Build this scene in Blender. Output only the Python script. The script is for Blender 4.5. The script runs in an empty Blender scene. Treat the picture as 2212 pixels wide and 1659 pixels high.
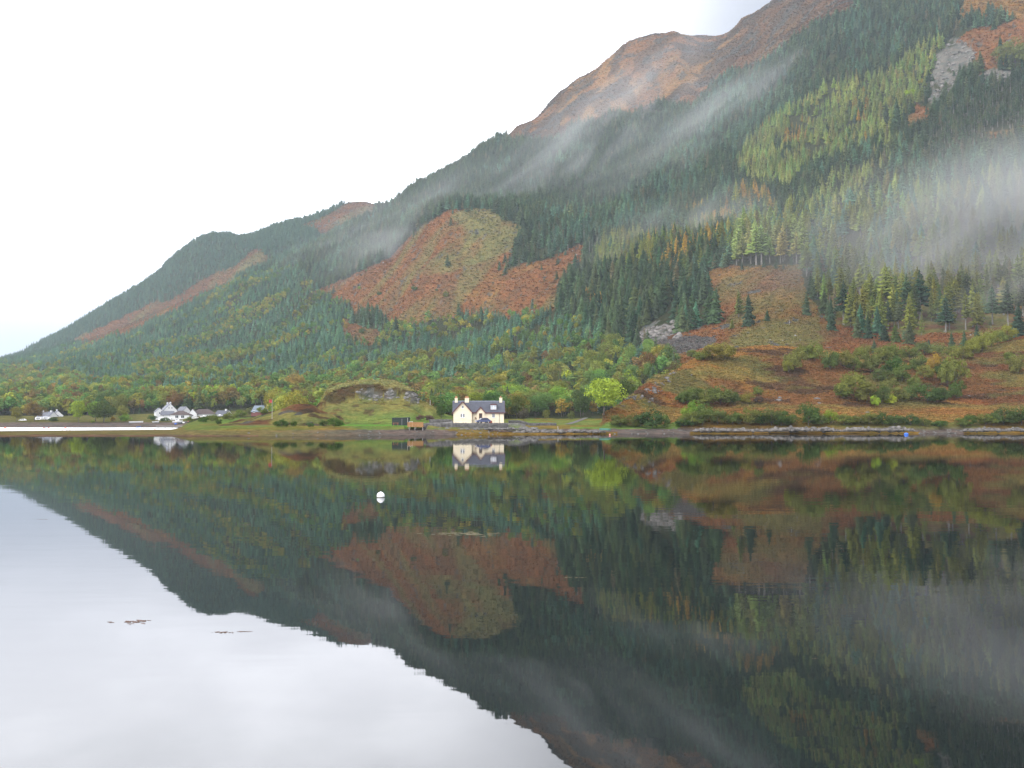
import bpy, math, random
import numpy as np
from mathutils import Vector, Matrix

# ------------------------------------------------------------------ camera, sky, sun, exposure
S = bpy.context.scene
COL = S.collection
F = 2170.0            # focal length in photo-view pixels (view 2212 x 1659)
CX, CY = 1106.0, 829.5
CAMH = 3.7
PITCH = math.atan((907 - CY) / F)
SA, CA = math.sin(PITCH), math.cos(PITCH)

cam_d = bpy.data.cameras.new('camera')
cam = bpy.data.objects.new('camera', cam_d)
COL.objects.link(cam)
cam.location = (0, 0, CAMH)
cam.rotation_euler = (math.pi / 2 + PITCH, 0, 0)
cam_d.sensor_width = 36.0
cam_d.lens = 36.0 * F / 2212.0
cam_d.clip_start = 0.5
cam_d.clip_end = 12000
S.camera = cam

W = bpy.data.worlds.new('World')
S.world = W
W.use_nodes = True
SUN_EL, SUN_AZ = math.radians(42), math.radians(-50)


def build_world():
    nt = W.node_tree
    n, l = nt.nodes, nt.links
    n.clear()
    out = n.new('ShaderNodeOutputWorld')
    sky = n.new('ShaderNodeTexSky')
    sky.sky_type = 'NISHITA'
    sky.sun_disc = False
    sky.sun_elevation = SUN_EL
    sky.sun_rotation = SUN_AZ
    sky.air_density = 0.35
    sky.dust_density = 0.3
    bg1 = n.new('ShaderNodeBackground')
    bg1.inputs[1].default_value = 0.05
    l.new(sky.outputs[0], bg1.inputs[0])
    # overcast deck: radiance depends on direction only
    tc = n.new('ShaderNodeTexCoord')
    sep = n.new('ShaderNodeSeparateXYZ')
    l.new(tc.outputs['Generated'], sep.inputs[0])

    def mr(src, a, b, c, d):
        m = n.new('ShaderNodeMapRange')
        m.interpolation_type = 'SMOOTHSTEP'
        m.inputs[1].default_value = a
        m.inputs[2].default_value = b
        m.inputs[3].default_value = c
        m.inputs[4].default_value = d
        l.new(src, m.inputs[0])
        return m.outputs[0]

    def mul(a, b, op='MULTIPLY'):
        m = n.new('ShaderNodeMath')
        m.operation = op
        for i, v in enumerate((a, b)):
            if isinstance(v, float):
                m.inputs[i].default_value = v
            else:
                l.new(v, m.inputs[i])
        return m.outputs[0]
    up = mr(sep.outputs[2], 0.05, 0.30, 0.0, 1.0)
    dn = mr(sep.outputs[2], 0.38, 0.62, 1.0, 0.0)
    az = mr(sep.outputs[0], -0.14, 0.24, 1.0, 0.0)
    band = mul(mul(up, dn), az)
    mp = n.new('ShaderNodeMapping')
    mp.inputs['Scale'].default_value = (3.2, 3.2, 9.0)
    l.new(tc.outputs['Generated'], mp.inputs[0])
    nz = n.new('ShaderNodeTexNoise')
    nz.inputs['Scale'].default_value = 1.6
    nz.inputs['Detail'].default_value = 4
    nz.inputs['Roughness'].default_value = 0.5
    l.new(mp.outputs[0], nz.inputs[0])
    cl = mr(nz.outputs[0], 0.3, 0.7, SKY_CLOUD[0], SKY_CLOUD[1])
    rad = mul(mul(mul(band, SKY_BAND), cl), SKY_BASE, 'ADD')
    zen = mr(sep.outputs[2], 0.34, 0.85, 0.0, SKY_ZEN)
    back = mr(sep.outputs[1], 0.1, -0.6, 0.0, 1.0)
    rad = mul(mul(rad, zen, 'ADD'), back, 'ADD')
    cl2 = mr(nz.outputs[0], 0.35, 0.7, 0.96, 1.04)
    rad = mul(rad, cl2)
    hz = mr(sep.outputs[2], 0.0, 0.16, 0.0, 1.0)
    mixc = n.new('ShaderNodeMix')
    mixc.data_type = 'RGBA'
    l.new(hz, mixc.inputs[0])
    mixc.inputs[6].default_value = (0.93, 0.95, 1.03, 1)
    mixc.inputs[7].default_value = (0.985, 0.985, 1.03, 1)
    bg2 = n.new('ShaderNodeBackground')
    l.new(mixc.outputs[2], bg2.inputs[0])
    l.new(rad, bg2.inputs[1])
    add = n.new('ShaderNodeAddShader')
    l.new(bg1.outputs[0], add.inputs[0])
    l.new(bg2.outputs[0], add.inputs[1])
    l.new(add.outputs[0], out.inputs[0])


HAZE, MIST = 7.5e-5, True
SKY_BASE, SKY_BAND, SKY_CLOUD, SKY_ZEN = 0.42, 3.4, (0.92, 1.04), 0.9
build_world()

sun_d = bpy.data.lights.new('sun', 'SUN')
sun_d.energy = 1.1
sun_d.angle = math.radians(25)
sun_d.color = (1.0, 0.97, 0.92)
sun = bpy.data.objects.new('sun', sun_d)
COL.objects.link(sun)
# light travels away from behind-left of the camera, down onto the slope
sd = Vector((math.sin(SUN_AZ) * math.cos(SUN_EL), -math.cos(SUN_AZ) * math.cos(SUN_EL), math.sin(SUN_EL)))
sun.rotation_euler = sd.to_track_quat('Z', 'Y').to_euler()

S.view_settings.view_transform = 'Standard'
S.view_settings.look = 'None'
S.view_settings.gamma = 1
S.view_settings.exposure = 0.38
cy = S.cycles
cy.use_denoising = True
cy.max_bounces = 5
cy.diffuse_bounces = 2
cy.glossy_bounces = 3
cy.transmission_bounces = 2
cy.transparent_max_bounces = 4
cy.volume_bounces = 1
cy.volume_step_rate = 1.0
cy.volume_max_steps = 64
cy.caustics_reflective = False
cy.caustics_refractive = False

rnd = random.Random(7)
rng = np.random.default_rng(11)

# ------------------------------------------------------------------ maths helpers


def qr(x, y):
    """photo-view pixel -> (X/Y, (Z-CAMH)/Y)"""
    u = np.asarray(x, float) - CX
    v = CY - np.asarray(y, float)
    dy = F * CA - v * SA
    dz = F * SA + v * CA
    return u / dy, dz / dy


def proj(X, Y, Z):
    zc = Z - CAMH
    dep = Y * CA + zc * SA
    up = -Y * SA + zc * CA
    return CX + F * X / dep, CY - F * up / dep


def pchip(xp, yp, x):
    xp = np.asarray(xp, float)
    yp = np.asarray(yp, float)
    h = np.diff(xp)
    d = np.diff(yp) / h
    m = np.zeros_like(yp)
    if len(xp) == 2:
        m[:] = d[0]
    else:
        same = d[:-1] * d[1:] > 0
        w1 = 2 * h[1:] + h[:-1]
        w2 = h[1:] + 2 * h[:-1]
        with np.errstate(divide='ignore', invalid='ignore'):
            hm = (w1 + w2) / (w1 / d[:-1] + w2 / d[1:])
        m[1:-1] = np.where(same, hm, 0)
        m[0], m[-1] = d[0], d[-1]
    x = np.clip(x, xp[0], xp[-1])
    i = np.clip(np.searchsorted(xp, x) - 1, 0, len(xp) - 2)
    t = (x - xp[i]) / h[i]
    return ((1 + 2 * t) * (1 - t) ** 2 * yp[i] + t * (1 - t) ** 2 * h[i] * m[i] +
            t * t * (3 - 2 * t) * yp[i + 1] + t * t * (t - 1) * h[i] * m[i + 1])


def sst(x, a, b):
    t = np.clip((x - a) / (b - a), 0, 1)
    return t * t * (3 - 2 * t)


def vnoise(x, y, seed=0):
    xi = np.floor(x).astype(np.int64)
    yi = np.floor(y).astype(np.int64)
    fx, fy = x - xi, y - yi
    fx = fx * fx * (3 - 2 * fx)
    fy = fy * fy * (3 - 2 * fy)

    def h(a, b):
        n = (a * 374761393 + b * 668265263 + seed * 974634777) & 0xffffffff
        n = ((n ^ (n >> 13)) * 1274126177) & 0xffffffff
        n = n ^ (n >> 16)
        return (n & 0xffff) / 65535.0
    return ((h(xi, yi) * (1 - fx) + h(xi + 1, yi) * fx) * (1 - fy) +
            (h(xi, yi + 1) * (1 - fx) + h(xi + 1, yi + 1) * fx) * fy)


def fbm(x, y, seed=0, o=4):
    s, a, t = 0, 1.0, 0
    for k in range(o):
        s = s + a * vnoise(x * 2 ** k + 17.3 * k, y * 2 ** k - 9.1 * k, seed + k)
        t += a
        a *= 0.5
    return s / t


def inpoly(px, py, poly):
    r = np.zeros(px.shape, bool)
    n = len(poly)
    for i in range(n):
        x1, y1 = poly[i]
        x2, y2 = poly[(i + 1) % n]
        if y1 == y2:
            continue
        c = ((py >= min(y1, y2)) & (py < max(y1, y2)))
        if not c.any():
            continue
        xs = x1 + (py[c] - y1) / (y2 - y1) * (x2 - x1)
        r[c] ^= px[c] < xs
    return r


# ------------------------------------------------------------------ terrain as one height field over (azimuth, depth)
QX = np.arange(-450, 2661, 3.0)
Q = (QX - CX) / (F * CA)
NR = 640
DR = 214 * (3400 / 214.0) ** (np.arange(NR) / (NR - 1))

# each row: points (x, y, depth) read off the photograph, near to far
ROWS = [
    [(-450, 898, 720), (0, 895, 680), (300, 895, 650), (600, 894, 610), (900, 893, 560), (1106, 891, 530), (1300, 884, 505),
     (1400, 860, 490), (1500, 830, 480), (1650, 800, 470), (1900, 800, 475), (2212, 780, 490), (2660, 780, 500)],
    [(-450, 850, 1300), (0, 838, 1200), (200, 822, 1150), (500, 806, 1050), (800, 800, 900), (1106, 800, 740), (1300, 785, 660),
     (1400, 760, 620), (1500, 740, 590), (1650, 735, 545), (1900, 745, 530), (2212, 722, 535), (2660, 700, 545)],
    [(-450, 820, 1900), (0, 800, 1700), (200, 768, 1600), (500, 722, 1450), (700, 692, 1250), (900, 694, 1080), (1106, 688, 980),
     (1200, 672, 900), (1300, 715, 760), (1450, 703, 680), (1650, 680, 620), (1900, 700, 590), (2212, 685, 585), (2660, 670, 590)],
    [(-450, 812, 2100), (0, 788, 1950), (200, 742, 1900), (430, 648, 1850), (560, 600, 1750), (700, 602, 1500), (800, 570, 1400),
     (900, 590, 1200), (1106, 590, 1090), (1262, 585, 1000), (1400, 600, 830), (1500, 600, 770), (1600, 578, 740), (1730, 577, 720),
     (1900, 620, 670), (2212, 600, 650), (2660, 580, 650)],
    [(-450, 808, 2200), (0, 782, 2100), (200, 738, 2000), (430, 641, 1950), (560, 592, 1850), (640, 556, 1800), (700, 535, 1750),
     (800, 520, 1680), (840, 553, 1450), (880, 514, 1400), (965, 456, 1330), (1055, 455, 1290), (1125, 492, 1220), (1262, 500, 1170),
     (1400, 480, 1120), (1700, 470, 930), (1900, 460, 830), (2212, 440, 780), (2660, 420, 780)],
    [(-450, 806, 2250), (0, 780, 2150), (200, 735, 2050), (430, 637, 2000), (560, 588, 1900), (640, 553, 1900), (700, 526, 1850),
     (770, 493, 1800), (860, 465, 1700), (1000, 440, 1480), (1125, 440, 1420), (1262, 430, 1380), (1400, 400, 1320), (1700, 350, 1150),
     (1900, 320, 1030), (2212, 300, 950), (2660, 280, 950)],
    [(-450, 805, 2290), (0, 779, 2200), (200, 734, 2100), (430, 636, 2050), (560, 587, 1950), (640, 552, 1940), (700, 525, 1900),
     (770, 485, 1880), (800, 466, 1880), (860, 436, 1870), (890, 414, 1860), (930, 394, 1860), (1000, 355, 1860), (1050, 320, 1860),
     (1075, 308, 1860), (1106, 300, 1860), (1200, 290, 1800), (1300, 258, 1750), (1400, 230, 1750), (1500, 225, 1700),
     (1600, 150, 1700), (1700, 95, 1600), (1830, 20, 1500), (2000, 40, 1330), (2212, 20, 1200), (2660, -40, 1200)],
    [(-450, 808, 2330), (0, 782, 2240), (430, 640, 2090), (640, 556, 1980), (770, 488, 1920), (860, 439, 1905), (1000, 358, 1900),
     (1060, 313, 1900), (1080, 301, 1900), (1095, 301, 1930), (1106, 290, 1950), (1150, 262, 2000), (1175, 240, 2030), (1200, 215, 2050),
     (1225, 195, 2050), (1250, 180, 2050), (1290, 160, 2050), (1310, 140, 2050), (1320, 132, 2050), (1350, 106, 2050), (1370, 100, 2050),
     (1395, 88, 2050), (1410, 85, 2050), (1430, 84, 2050), (1455, 80, 2050), (1470, 86, 2060), (1500, 93, 2100), (1535, 99, 2150),
     (1570, 92, 2150), (1590, 78, 2150), (1607, 58, 2150), (1625, 52, 2130), (1640, 45, 2100), (1650, 36, 2080), (1680, 20, 2050),
     (1700, 10, 2020), (1730, 3, 2000), (1790, -12, 1950), (2000, -80, 1800), (2212, -150, 1700), (2660, -250, 1700)],
    # hidden dip behind the main crest
    [(-450, 840, 2450), (0, 800, 2330), (430, 665, 2180), (640, 585, 2100), (770, 530, 2080), (900, 520, 2080), (1106, 420, 2150),
     (1455, 190, 2300), (2212, 0, 2100), (2660, -50, 2100)],
    # far hill: middle and crest
    [(-450, 835, 2600), (0, 790, 2500), (155, 738, 2400), (300, 670, 2350), (430, 595, 2300), (560, 545, 2270), (640, 520, 2250),
     (760, 500, 2250), (900, 540, 2300), (1455, 300, 2500), (2660, 100, 2500)],
    [(-450, 850, 2750), (-200, 825, 2750), (0, 777, 2750), (30, 768, 2750), (60, 757, 2720), (100, 737, 2700), (150, 712, 2680), (200, 681, 2650),
     (230, 662, 2650), (300, 622, 2620), (345, 590, 2600), (360, 573, 2600), (400, 540, 2600), (440, 517, 2600), (470, 511, 2600),
     (495, 513, 2600), (515, 520, 2600), (560, 512, 2600), (600, 498, 2580), (660, 482, 2560), (698, 470, 2550), (712, 463, 2550), (730, 454, 2550),
     (745, 446, 2550), (760, 441, 2550), (790, 440, 2550), (805, 444, 2550), (840, 460, 2550), (900, 500, 2550), (1455, 330, 2800),
     (2660, 150, 2800)],
    [(-450, 860, 3400), (0, 830, 3400), (760, 560, 3400), (1455, 420, 3400), (2660, 250, 3400)],
]

kD, kZ = [], []
for row in ROWS:
    a = np.array(row, float)
    q_, r_ = qr(a[:, 0], a[:, 1])
    o = np.argsort(q_)
    Dk = pchip(q_[o], a[o, 2], Q)
    rk = pchip(q_[o], r_[o], Q)
    kD.append(Dk)
    kZ.append(CAMH + rk * Dk)
kD = np.array(kD)
kZ = np.array(kZ)
for k in range(1, len(kD)):
    kD[k] = np.maximum(kD[k], kD[k - 1] + 8)

NC = len(Q)
Z = np.zeros((NR, NC))
for c in range(NC):
    Z[:, c] = pchip(kD[:, c], kZ[:, c], DR)
QG, DG = np.meshgrid(Q, DR)
XG = QG * DG                       # world x
XP = CX + QG * F * CA              # pixel x at horizon level
# relief on the mountain
mw = sst(DG, 520, 800)
rough = (fbm(XG / 130, DG / 130, 3, 5) - .5) * 16 + (fbm(XG / 28, DG / 28, 9, 3) - .5) * 4
rid = 1 - np.abs(fbm(XG / 90 + DG / 300, DG / 260, 21, 4) * 2 - 1)
crest = np.exp(-((DG - kD[7][None, :]) / 120) ** 2) + np.exp(-((DG - kD[10][None, :]) / 200) ** 2)
Z += mw * (rough + (rid - .7) * 14) * (1 - .85 * np.clip(crest, 0, 1)) * np.clip(DG / 1500, .4, 1)
# craggy small steps on the bare crest
Z += mw * np.clip(crest, 0, 1) * ((fbm(XG / 14, DG / 14, 31, 3) - .5) * 6 + (fbm(XG / 55, DG / 55, 33, 5) - .5) * 26) * (XP > 1090)

ZM = Z.copy()
# near land
dwx = [-450, 0, 500, 900, 1106, 1500, 2212, 2660]
dwd = [222, 223, 229, 241, 254, 267, 277, 280]
DW = pchip(dwx, dwd, QX)[None, :] + (fbm(XG / 9, DG * 0 + 3, 41, 3) - .5) * 5
t = DG - DW
zr = np.interp(t, [-40, -6, 0, 3, 8, 14, 30, 60, 150, 260], [-3, -.5, 0, .3, .75, 1.4, 2.1, 2.6, 3.8, 5.4])
DB = np.interp(QX, [-450, 0, 437, 520], [295, 318, 372, 395])[None, :]
zl = np.where(DG < (DW + DB) / 2, np.interp(t, [-40, -6, 0, 6, 25, 40], [-3, -.4, 0, .22, .42, .5]),
              np.interp(DG - DB, [-40, -10, 0, 12, 30], [.5, .3, 0, -.8, -1.2]))
zfar = np.interp(DG, [430, 470, 486, 500, 530, 570, 640], [-1.2, -.8, 0, .9, 2.6, 3.7, 5.5])
zl = np.maximum(zl, zfar)
s_ = sst(XP + (fbm(XG / 20, DG / 20, 5, 2) - .5) * 30, 365, 450)
zn = zl * (1 - s_) + zr * s_
zn += (fbm(XG / 12, DG / 12, 8, 4) - .5) * .5 * sst(zn, .4, 2)
# terrace for the cottage
tm = sst(XP, 905, 935) * (1 - sst(XP, 1118, 1150)) * sst(DG, 264.2, 265.2) * (1 - sst(DG, 291, 305))
zn = zn * (1 - tm) + 2.83 * tm
# lawn beside the shed
lm = sst(XP, 690, 760) * (1 - sst(XP, 880, 905)) * sst(DG, 262, 266) * (1 - sst(DG, 285, 300))
zn = zn * (1 - lm) + 2.2 * lm
dmk = sst(XP, 872, 880) * (1 - sst(XP, 918, 926)) * (1 - sst(DG, 265.5, 267.5)) * sst(DG, 240, 244)
zn = zn * (1 - dmk) + np.minimum(zn, .95) * dmk
wM = sst(DG, kD[0][None, :] - 70, kD[0][None, :])
Z = zn * (1 - wM) + ZM * wM


def silhouette(pts, D0, D1, prof_u, prof_z, seed, amp, scale, Dtop=None):
    """a hill whose crest follows a line of the photograph; prof gives its face from foot to crest"""
    global Z
    a = np.array(pts, float)
    Dt = a[:, 2]
    q_, r_ = qr(a[:, 0], a[:, 1])
    dt = np.interp(Q, q_, Dt)
    rr = pchip(q_, r_, Q)
    zt = CAMH + rr * dt
    inside = (Q >= q_[0]) & (Q <= q_[-1])
    zt = np.where(inside, zt, -5)
    d0 = np.interp(Q, q_, a[:, 3]) if a.shape[1] > 3 else np.full(NC, D0)
    u = (DG - d0[None, :]) / (dt[None, :] - d0[None, :])
    ub = (DG - dt[None, :]) / (D1 - dt[None, :])
    base = 1.6
    pz = np.interp(u, prof_u, prof_z)
    zz = base + (zt[None, :] - base) * pz
    back = base + (zt[None, :] - base) * (1 - sst(ub, 0, 1))
    zz = np.where(u <= 1, zz, back)
    nz = (fbm(XG / scale, DG / scale, seed, 5) - .5) * amp * sst(u, 0.03, .3) * (1 - .6 * sst(u, .85, 1) * (ub < .3))
    zz = np.where((u > 0) & inside[None, :], zz + nz, -9)
    Z = np.maximum(Z, zz)


# grassy knoll with a crag
silhouette([(600, 925, 330), (640, 915, 330), (660, 895, 332), (690, 868, 335), (702, 846, 338), (716, 833, 340), (750, 825, 342), (800, 820, 345), (850, 822, 345),
            (880, 834, 342), (896, 846, 340), (905, 862, 338), (935, 876, 335), (955, 890, 335), (985, 900, 335), (1010, 912, 335)], 292, 395,
           [0, .3, .72, .76, .80, .9, 1], [0, .12, .48, .55, .80, .93, 1], 51, 1.3, 9)
# bracken hillock in front of it
silhouette([(470, 917, 296), (510, 908, 298), (550, 900, 300), (585, 891, 300), (617, 880, 300), (639, 873, 300), (660, 872, 300), (678, 876, 300),
            (692, 886, 300), (727, 902, 298), (745, 916, 296)], 270, 330, [0, .3, .5, 1], [0, .25, .55, 1], 61, 1.6, 6)
# heather hill on the right
silhouette([(1300, 898, 290, 282), (1318, 888, 292, 280), (1361, 856, 305, 282), (1398, 826, 325, 282), (1430, 812, 340, 280), (1458, 800, 350, 278), (1497, 778, 365, 278),
            (1540, 762, 378, 278), (1582, 753, 388, 278), (1650, 748, 400, 278), (1750, 755, 405, 279), (1850, 766, 405, 280), (1950, 772, 410, 282), (2050, 766, 420, 284),
            (2100, 757, 430, 284), (2150, 743, 440, 285), (2212, 726, 450, 286), (2400, 700, 460, 288), (2660, 690, 470, 290)], 278, 520,
           [0, .12, .3, .5, .62, .8, 1], [0, .12, .22, .42, .60, .85, 1], 71, 3.2, 22)
# finer hummocks on near land
Z += (fbm(XG / 2.6, DG / 3.2, 77, 3) - .5) * .5 * sst(Z, 2.2, 4) * (1 - sst(DG, 430, 600)) * (1 - tm) * (1 - lm)

PX, PY = proj(XG, DG, Z)
ELEV = (Z - CAMH) / DG
HOR = np.maximum.accumulate(ELEV, axis=0)


def ground(q, D):
    """height of the land at azimuth ratio q, depth D"""
    c = np.clip((np.asarray(q) - Q[0]) / (Q[1] - Q[0]), 0, NC - 1.001)
    r = np.clip(np.log(np.asarray(D) / 214.0) / math.log(3400 / 214.0) * (NR - 1), 0, NR - 1.001)
    ci, ri = c.astype(int), r.astype(int)
    fc, fr = c - ci, r - ri
    g = lambda A: ((A[ri, ci] * (1 - fc) + A[ri, ci + 1] * fc) * (1 - fr) + (A[ri + 1, ci] * (1 - fc) + A[ri + 1, ci + 1] * fc) * fr)
    return g(Z), HOR[ri, ci]


def zat(X, Y):
    return float(ground(np.array([X / Y]), np.array([Y]))[0][0])


def pick(x, y, dmin=0.0):
    """first land point seen at photo pixel (x, y)"""
    q, r = qr(x, y)
    q = float(q)
    for it in range(2):
        c = int(np.clip(round((q - Q[0]) / (Q[1] - Q[0])), 0, NC - 1))
        col = ELEV[:, c]
        ok = np.where((col >= r) & (DR >= dmin) & (Z[:, c] > 0.02))[0]
        i = ok[0] if len(ok) else int(np.argmin(np.abs(col - r) + (DR < dmin) * 9))
        if i > 0 and col[i - 1] < r and DR[i - 1] >= dmin:
            f = (r - col[i - 1]) / (col[i] - col[i - 1])
            D = DR[i - 1] + f * (DR[i] - DR[i - 1])
        else:
            D = DR[i]
    return Vector((q * D, D, zat(q * D, D)))


def at(x, y, D):
    q, r = qr(x, y)
    return Vector((float(q) * D, D, CAMH + float(r) * D))


# ------------------------------------------------------------------ land cover (real colours of ground, bracken, grass, rock; shade band painted on the knoll)
def C(r, g, b):
    return np.array([r, g, b], float)


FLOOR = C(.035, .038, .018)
BRACKEN = C(.212, .090, .036)
BRACKEN2 = C(.15, .072, .038)
GOLD = C(.25, .135, .04)
GRASSY = C(.17, .155, .062)
MEADOW = C(.115, .175, .042)
OLIVE = C(.15, .14, .045)
HEATH = C(.075, .045, .028)
RIDGEB = C(.115, .058, .027)
ROCK = C(.12, .112, .10)
BEACH = C(.12, .095, .085)
WRACK = C(.16, .10, .025)

BARE_RIDGE = [(1090, 302), (1137, 304), (1219, 300), (1234, 276), (1298, 260), (1338, 245), (1373, 256), (1398, 232), (1423, 222), (1485, 232), (1500, 228),
              (1569, 160), (1627, 146), (1660, 128), (1700, 100), (1740, 68), (1790, 42), (1840, 30), (1862, -60), (1400, -60), (1090, 200)]
KNOLL = [(668, 632), (750, 601), (830, 562), (880, 518), (930, 476), (965, 452), (1055, 452), (1085, 474), (1125, 490), (1112, 530), (1088, 575), (1078, 592),
         (1130, 568), (1175, 560), (1262, 526), (1268, 545), (1235, 590), (1212, 615), (1196, 672), (1110, 692), (1065, 684), (1000, 680), (960, 695), (900, 698),
         (870, 706), (800, 676), (764, 692), (755, 660), (720, 645)]
PATCH = [(741, 692), (790, 702), (830, 722), (800, 745), (760, 745), (742, 720)]
SPUR = [(151, 737), (186, 717), (265, 686), (305, 663), (358, 647), (392, 636), (398, 627), (435, 604), (472, 590), (504, 577), (530, 553), (550, 538), (568, 537),
        (581, 552), (592, 566), (566, 584), (530, 598), (493, 622), (451, 636), (411, 655), (376, 672), (331, 688), (300, 708), (278, 725), (239, 730), (199, 749)]
HUMP = [(640, 492), (703, 466), (730, 446), (760, 430), (815, 430), (812, 462), (775, 476), (720, 500), (700, 520), (676, 498)]
SADDLE = [(505, 500), (560, 495), (560, 512), (520, 520)]
CLEARING = [(1512, 612), (1560, 585), (1600, 575), (1735, 575), (1742, 610), (1762, 655), (1785, 690), (1800, 740), (1900, 820), (1700, 830), (1600, 830), (1480, 830),
            (1420, 752), (1430, 728), (1480, 716), (1556, 700), (1545, 650)]
RIGHTSTRIP = [(1785, 690), (1870, 712), (2000, 720), (2120, 712), (2230, 700), (2400, 700), (2400, 800), (1785, 800)]
CRAG_TOP = [(2052, 84), (2075, 78), (2106, 112), (2104, 135), (2072, 165), (2048, 205), (2030, 228), (2006, 222), (2010, 178), (2030, 120)]
CRAG_TOP2 = [(2108, 168), (2140, 150), (2180, 152), (2180, 180), (2130, 182)]
REDTOP = [(2060, 90), (2100, 62), (2160, 52), (2230, 30), (2400, 0), (2400, 120), (2230, 130), (2140, 150), (2110, 165), (2106, 112), (2085, 100)]
GOLDTOP = [(2140, -80), (2400, -80), (2400, 45), (2230, 45), (2150, 30), (2070, 50), (2068, 20)]
REDSMALL = [(1952, 282), (1960, 250), (1985, 224), (2010, 235), (1996, 275), (1975, 285)]
REDSHELF = [(2120, 285), (2175, 275), (2235, 262), (2235, 282), (2180, 296), (2120, 300)]
CRAG_MID = [(1335, 740), (1352, 712), (1400, 702), (1440, 688), (1475, 705), (1470, 722), (1420, 735), (1390, 750)]
SCREE = [(1420, 735), (1480, 725), (1540, 735), (1545, 752), (1500, 762), (1430, 765), (1385, 785), (1385, 765)]
KFACES = [[(770, 852), (776, 840), (800, 838), (823, 846), (824, 863), (800, 866), (780, 860)], [(828, 846), (838, 840), (856, 842), (861, 862), (842, 867), (829, 860)],
          [(870, 845), (892, 845), (904, 862), (903, 869), (885, 866), (872, 860)]]
BARE = [BARE_RIDGE, KNOLL, PATCH, SPUR, HUMP, CLEARING, RIGHTSTRIP, CRAG_TOP, CRAG_TOP2, REDTOP, GOLDTOP, REDSMALL, REDSHELF, CRAG_MID, SCREE]


def jitter(X_, Y_, px_, py_):
    k = np.clip(700 / Y_, .5, 1.6)
    return (px_ + ((fbm(X_ / 42, Y_ / 60, 101, 4) - .5) * 46 + (fbm(X_ / 9, Y_ / 12, 103, 2) - .5) * 14) * k,
            py_ + ((fbm(X_ / 42, Y_ / 60, 102, 4) - .5) * 24 + (fbm(X_ / 9, Y_ / 12, 104, 2) - .5) * 8) * k)


def mixc(A, colr, m):
    m = m[..., None]
    return A * (1 - m) + colr * m


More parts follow.
